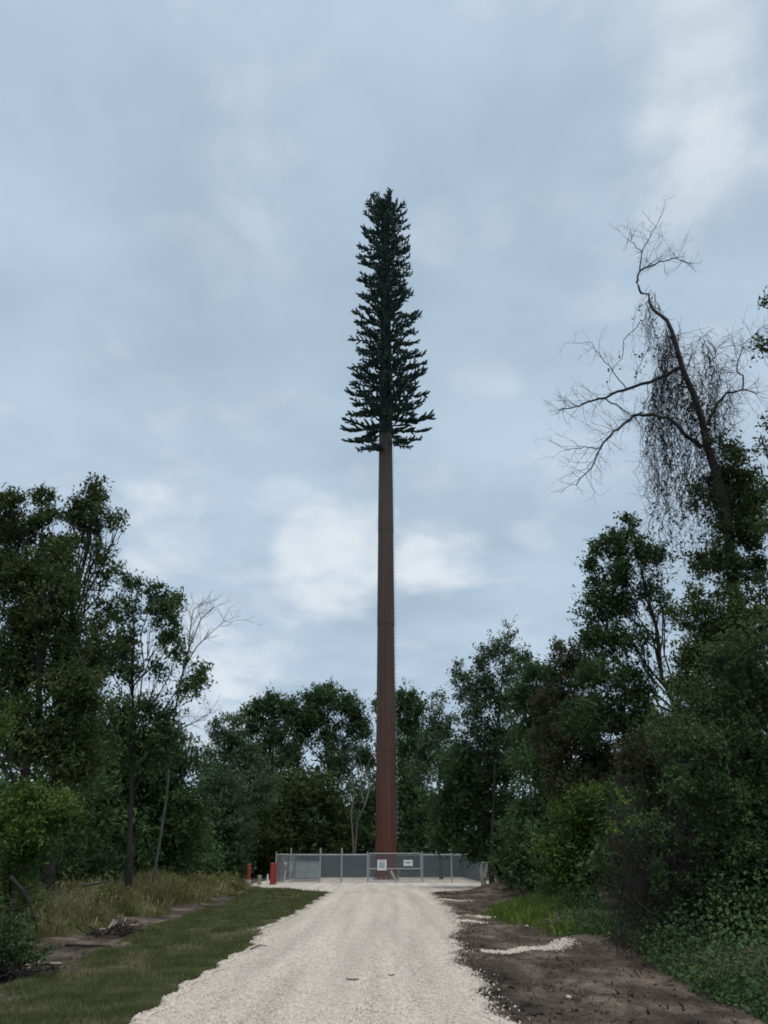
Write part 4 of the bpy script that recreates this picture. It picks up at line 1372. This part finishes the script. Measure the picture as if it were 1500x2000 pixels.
def bollard(label, px, y, hgt, r, band=False):
    x = (px - 750) / F * (y * math.cos(PITCH) - (EYE - .5) * math.sin(PITCH))
    t = thing('bollard', label, 'bollard', (x, y, .05), 'red bollards by the fence corner')
    mb = MB(); mb.tube([(0, 0, -.05), (0, 0, hgt - .06), (0, 0, hgt)], [r, r, r * .55], 16, True); mb.obj('pipe', M['red'], t, False)
    if band:
        mb = MB(); mb.box((.02, -.12, .16), (.30, .22, .44)); mb.obj('footing', M['concrete'], t)
    else:
        mb = MB(); mb.tube([(0, 0, -.05), (0, 0, .035)], r * 1.5, 16, True); mb.obj('footing', M['concrete'], t)


bollard('slim red bollard with pale concrete footing, leftmost on the pad', 485.5, 54.2, 1.30, .115, True)
bollard('red bollard with pale marker post at its left', 530.5, 56.6, 1.36, .115)
bollard('red bollard touching the fence corner post', 537, 57.6, 1.36, .115)
x = (522.5 - 750) / F * (54.4 * .9117 - .5)
t = thing('marker_post', 'short white marker post in front of the red bollards', 'marker post', (x, 54.4, .05))
mb = MB(); mb.tube([(0, 0, -.05), (0, 0, .62), (0, 0, .70)], [.055, .055, .03], 10, True); mb.obj('post', M['white'], t)
mb = MB(); mb.tube([(0, 0, .62), (0, 0, .66)], .058, 10); mb.obj('cap', M['galv'], t)
x = (507 - 750) / F * (57 * .9117 - .5)
t = thing('telecom_pedestal', 'small pale green cable pedestal between the red bollards', 'pedestal', (x, 57, .05))
mb = MB(); mb.tube([(0, 0, -.05), (0, 0, .5), (0, 0, .6)], [.13, .13, .09], 12, True); mb.obj('body', M['tan'], t)
mb = MB(); mb.tube([(0, 0, .36), (0, 0, .40)], .14, 12); mb.obj('band', M['cabinet'], t)


# ------------------------------------------------------------------ odds and ends on the ground
def stick(name, label, cat, pts, r, mat, kids=0):
    base = np.array(pts[0], float)
    t = thing(name, label, cat, base)
    mb = MB(); q = np.array(pts, float)
    mb.tube(q, np.linspace(r, r * .6, len(q)), 6, True)
    sub(mb, base).obj('stem', M[mat], t)
    if kids:
        tw = MB()
        for _ in range(kids):
            grow(tw, q[rng.integers(1, len(q))], rng.normal(0, 1, 3), .5, r * .35, 1, 0, .6, 3)
        sub(tw, base).obj('twigs', M[mat], t)['kind'] = 'stuff'


stick('fallen_log', 'dark broken log lying across the tall weeds', 'log', [P(153, 1730, 24), P(180, 1727, 24), P(208, 1722, 24.1)], .055, 'log')
stick('fallen_branch', 'dark arching dead branch at the left margin by the weeds', 'branch', [P(20, 1712, 15), P(40, 1735, 15), P(58, 1765, 15.1), P(66, 1790, 15.1), P(72, 1815, 15.2)], .035, 'bark', 9)
stick('fallen_branch', 'thin dead branch leaning down from the lower left shrub', 'branch', [P(34, 1745, 14.8), P(18, 1775, 14.8), P(8, 1800, 14.8)], .02, 'bark', 4)
g = G(130, 1837); g2 = G(215, 1846)
stick('fallen_branch', 'long dark stick along the far edge of the worn track', 'branch', [on(g[0], g[1], .03), on((g[0] + g2[0]) / 2, (g[1] + g2[1]) / 2, .04), on(g2[0], g2[1], .03)], .03, 'bark', 3)
g = G(488, 1862); g2 = G(520, 1858)
stick('stick', 'thin curved stick on the left edge of the gravel drive', 'stick', [on(g[0], g[1], .07), on((g[0] + g2[0]) / 2, g2[1] + .1, .1), on(g2[0], g2[1], .09)], .012, 'bark')


def brush_pile(label, px, py, n, rad, mat, pale=0):
    g = G(px, py)
    base = on(g[0], g[1])
    t = thing('brush_pile', label, 'brush pile', base)
    mb = MB()
    for _ in range(n):
        a = U(0, 2 * math.pi); r = rad * rng.random() ** .5
        c = np.array([r * math.cos(a), r * .8 * math.sin(a), U(.02, .28) * (1.1 - r / rad)])
        d = rng.normal(0, 1, 3); d[2] *= .35; d /= np.linalg.norm(d)
        l = U(.2, .7)
        mb.tube(curve_to(c - d * l / 2, c + d * l / 2, .05, .05, 4), np.linspace(.02, .008, 4), 4)
    mb.obj('sticks', M[mat], t)['kind'] = 'stuff'
    if pale:
        for _ in range(pale):
            a = U(0, 2 * math.pi); r = rad * .8 * rng.random()
            c = np.array([r * math.cos(a), r * math.sin(a), U(.1, .25)]); d = rng.normal(0, 1, 3); d[2] = abs(d[2]) * .4; d /= np.linalg.norm(d)
            m2 = MB(); m2.tube([c, c + d * U(.15, .35)], .022, 5, True); m2.obj('wood_chip', M['chip'], t)


brush_pile('heap of dark sticks and pale chips beside the yellow weeds', 232, 1818, 70, .8, 'bark', 6)
brush_pile('small heap of broken pale sticks at the left margin', 30, 1900, 50, .6, 'bark', 7)
brush_pile('grey heap of dead brush below the yellow green bush', 1165, 1812, 260, 1.3, 'bark_grey', 0)
brush_pile('scatter of dark roots at the right end of the pad', 905, 1747, 60, 1.6, 'bark')


def flat_leaf(label, px, py, w, mat):
    g = G(px, py); z = float(h(g[0], g[1])) + .092
    mb = MB()
    n = 7
    s = np.linspace(-1, 1, n)
    ww = .45 * (1 - s ** 2) + .04
    top = np.stack([s * w, ww * w * .5, .012 + .008 * s ** 2], -1); bot = np.stack([s * w, -ww * w * .5, .01 * s ** 2 + .014], -1)
    mid = np.stack([s * w, 0 * s, .008 * s ** 2], -1)
    v = np.vstack([top, mid, bot]); i = np.arange(n - 1)
    q = np.concatenate([np.stack([i, i + 1, n + i + 1, n + i], -1), np.stack([n + i, n + i + 1, 2 * n + i + 1, 2 * n + i], -1)])
    mb.add(v, q)
    o = mb.obj('dead_leaf', M[mat])
    o.location = (g[0], g[1], z); o.rotation_euler = (0, 0, U(-.2, .2))
    tag(o, label, 'leaf', 'dead leaves on the drive')


flat_leaf('larger dark dead leaf lying on the gravel drive', 688, 1929, .09, 'dark_leaf')
flat_leaf('smaller dark dead leaf on the gravel right of the larger one', 764, 1920, .05, 'dark_leaf')


def rock(label, px, py, s):
    g = G(px, py)
    mb = MB()
    a = OCT_V
    # a once subdivided octahedron with uneven radii
    vs = list(map(tuple, a)); cache = {}; tris = []
    def midp(i, j):
        k = (min(i, j), max(i, j))
        if k not in cache:
            m_ = (np.array(vs[i]) + np.array(vs[j])); m_ /= np.linalg.norm(m_); vs.append(tuple(m_)); cache[k] = len(vs) - 1
        return cache[k]
    for i, j, k in OCT_T:
        p, q, r = midp(i, j), midp(j, k), midp(k, i)
        tris += [(i, p, r), (p, j, q), (r, q, k), (p, q, r)]
    v = np.array(vs) * rng.uniform(.75, 1.15, (len(vs), 1)) * np.array([1, .8, .6]) * s
    mb.add(v, None, tris)
    o = mb.obj('rock', M['rock'])
    o.location = tuple(on(g[0], g[1], s * .3)); o.rotation_euler = (0, 0, U(0, 6))
    tag(o, label, 'rock', 'pale rocks on the right bank')


for lab, px, py, s in (('pale rock on the soil below the lime green weeds', 1030, 1812, .05), ('small white rock by the vines at the foot of the bank', 1228, 1805, .05),
                       ('white rock at the edge of the right ground cover', 1191, 1834, .05), ('white rock nearest the thicket among low leaves', 1277, 1856, .05),
                       ('pale rock lying in the middle of the bare soil', 1110, 1942, .05)):
    rock(lab, px, py, s)
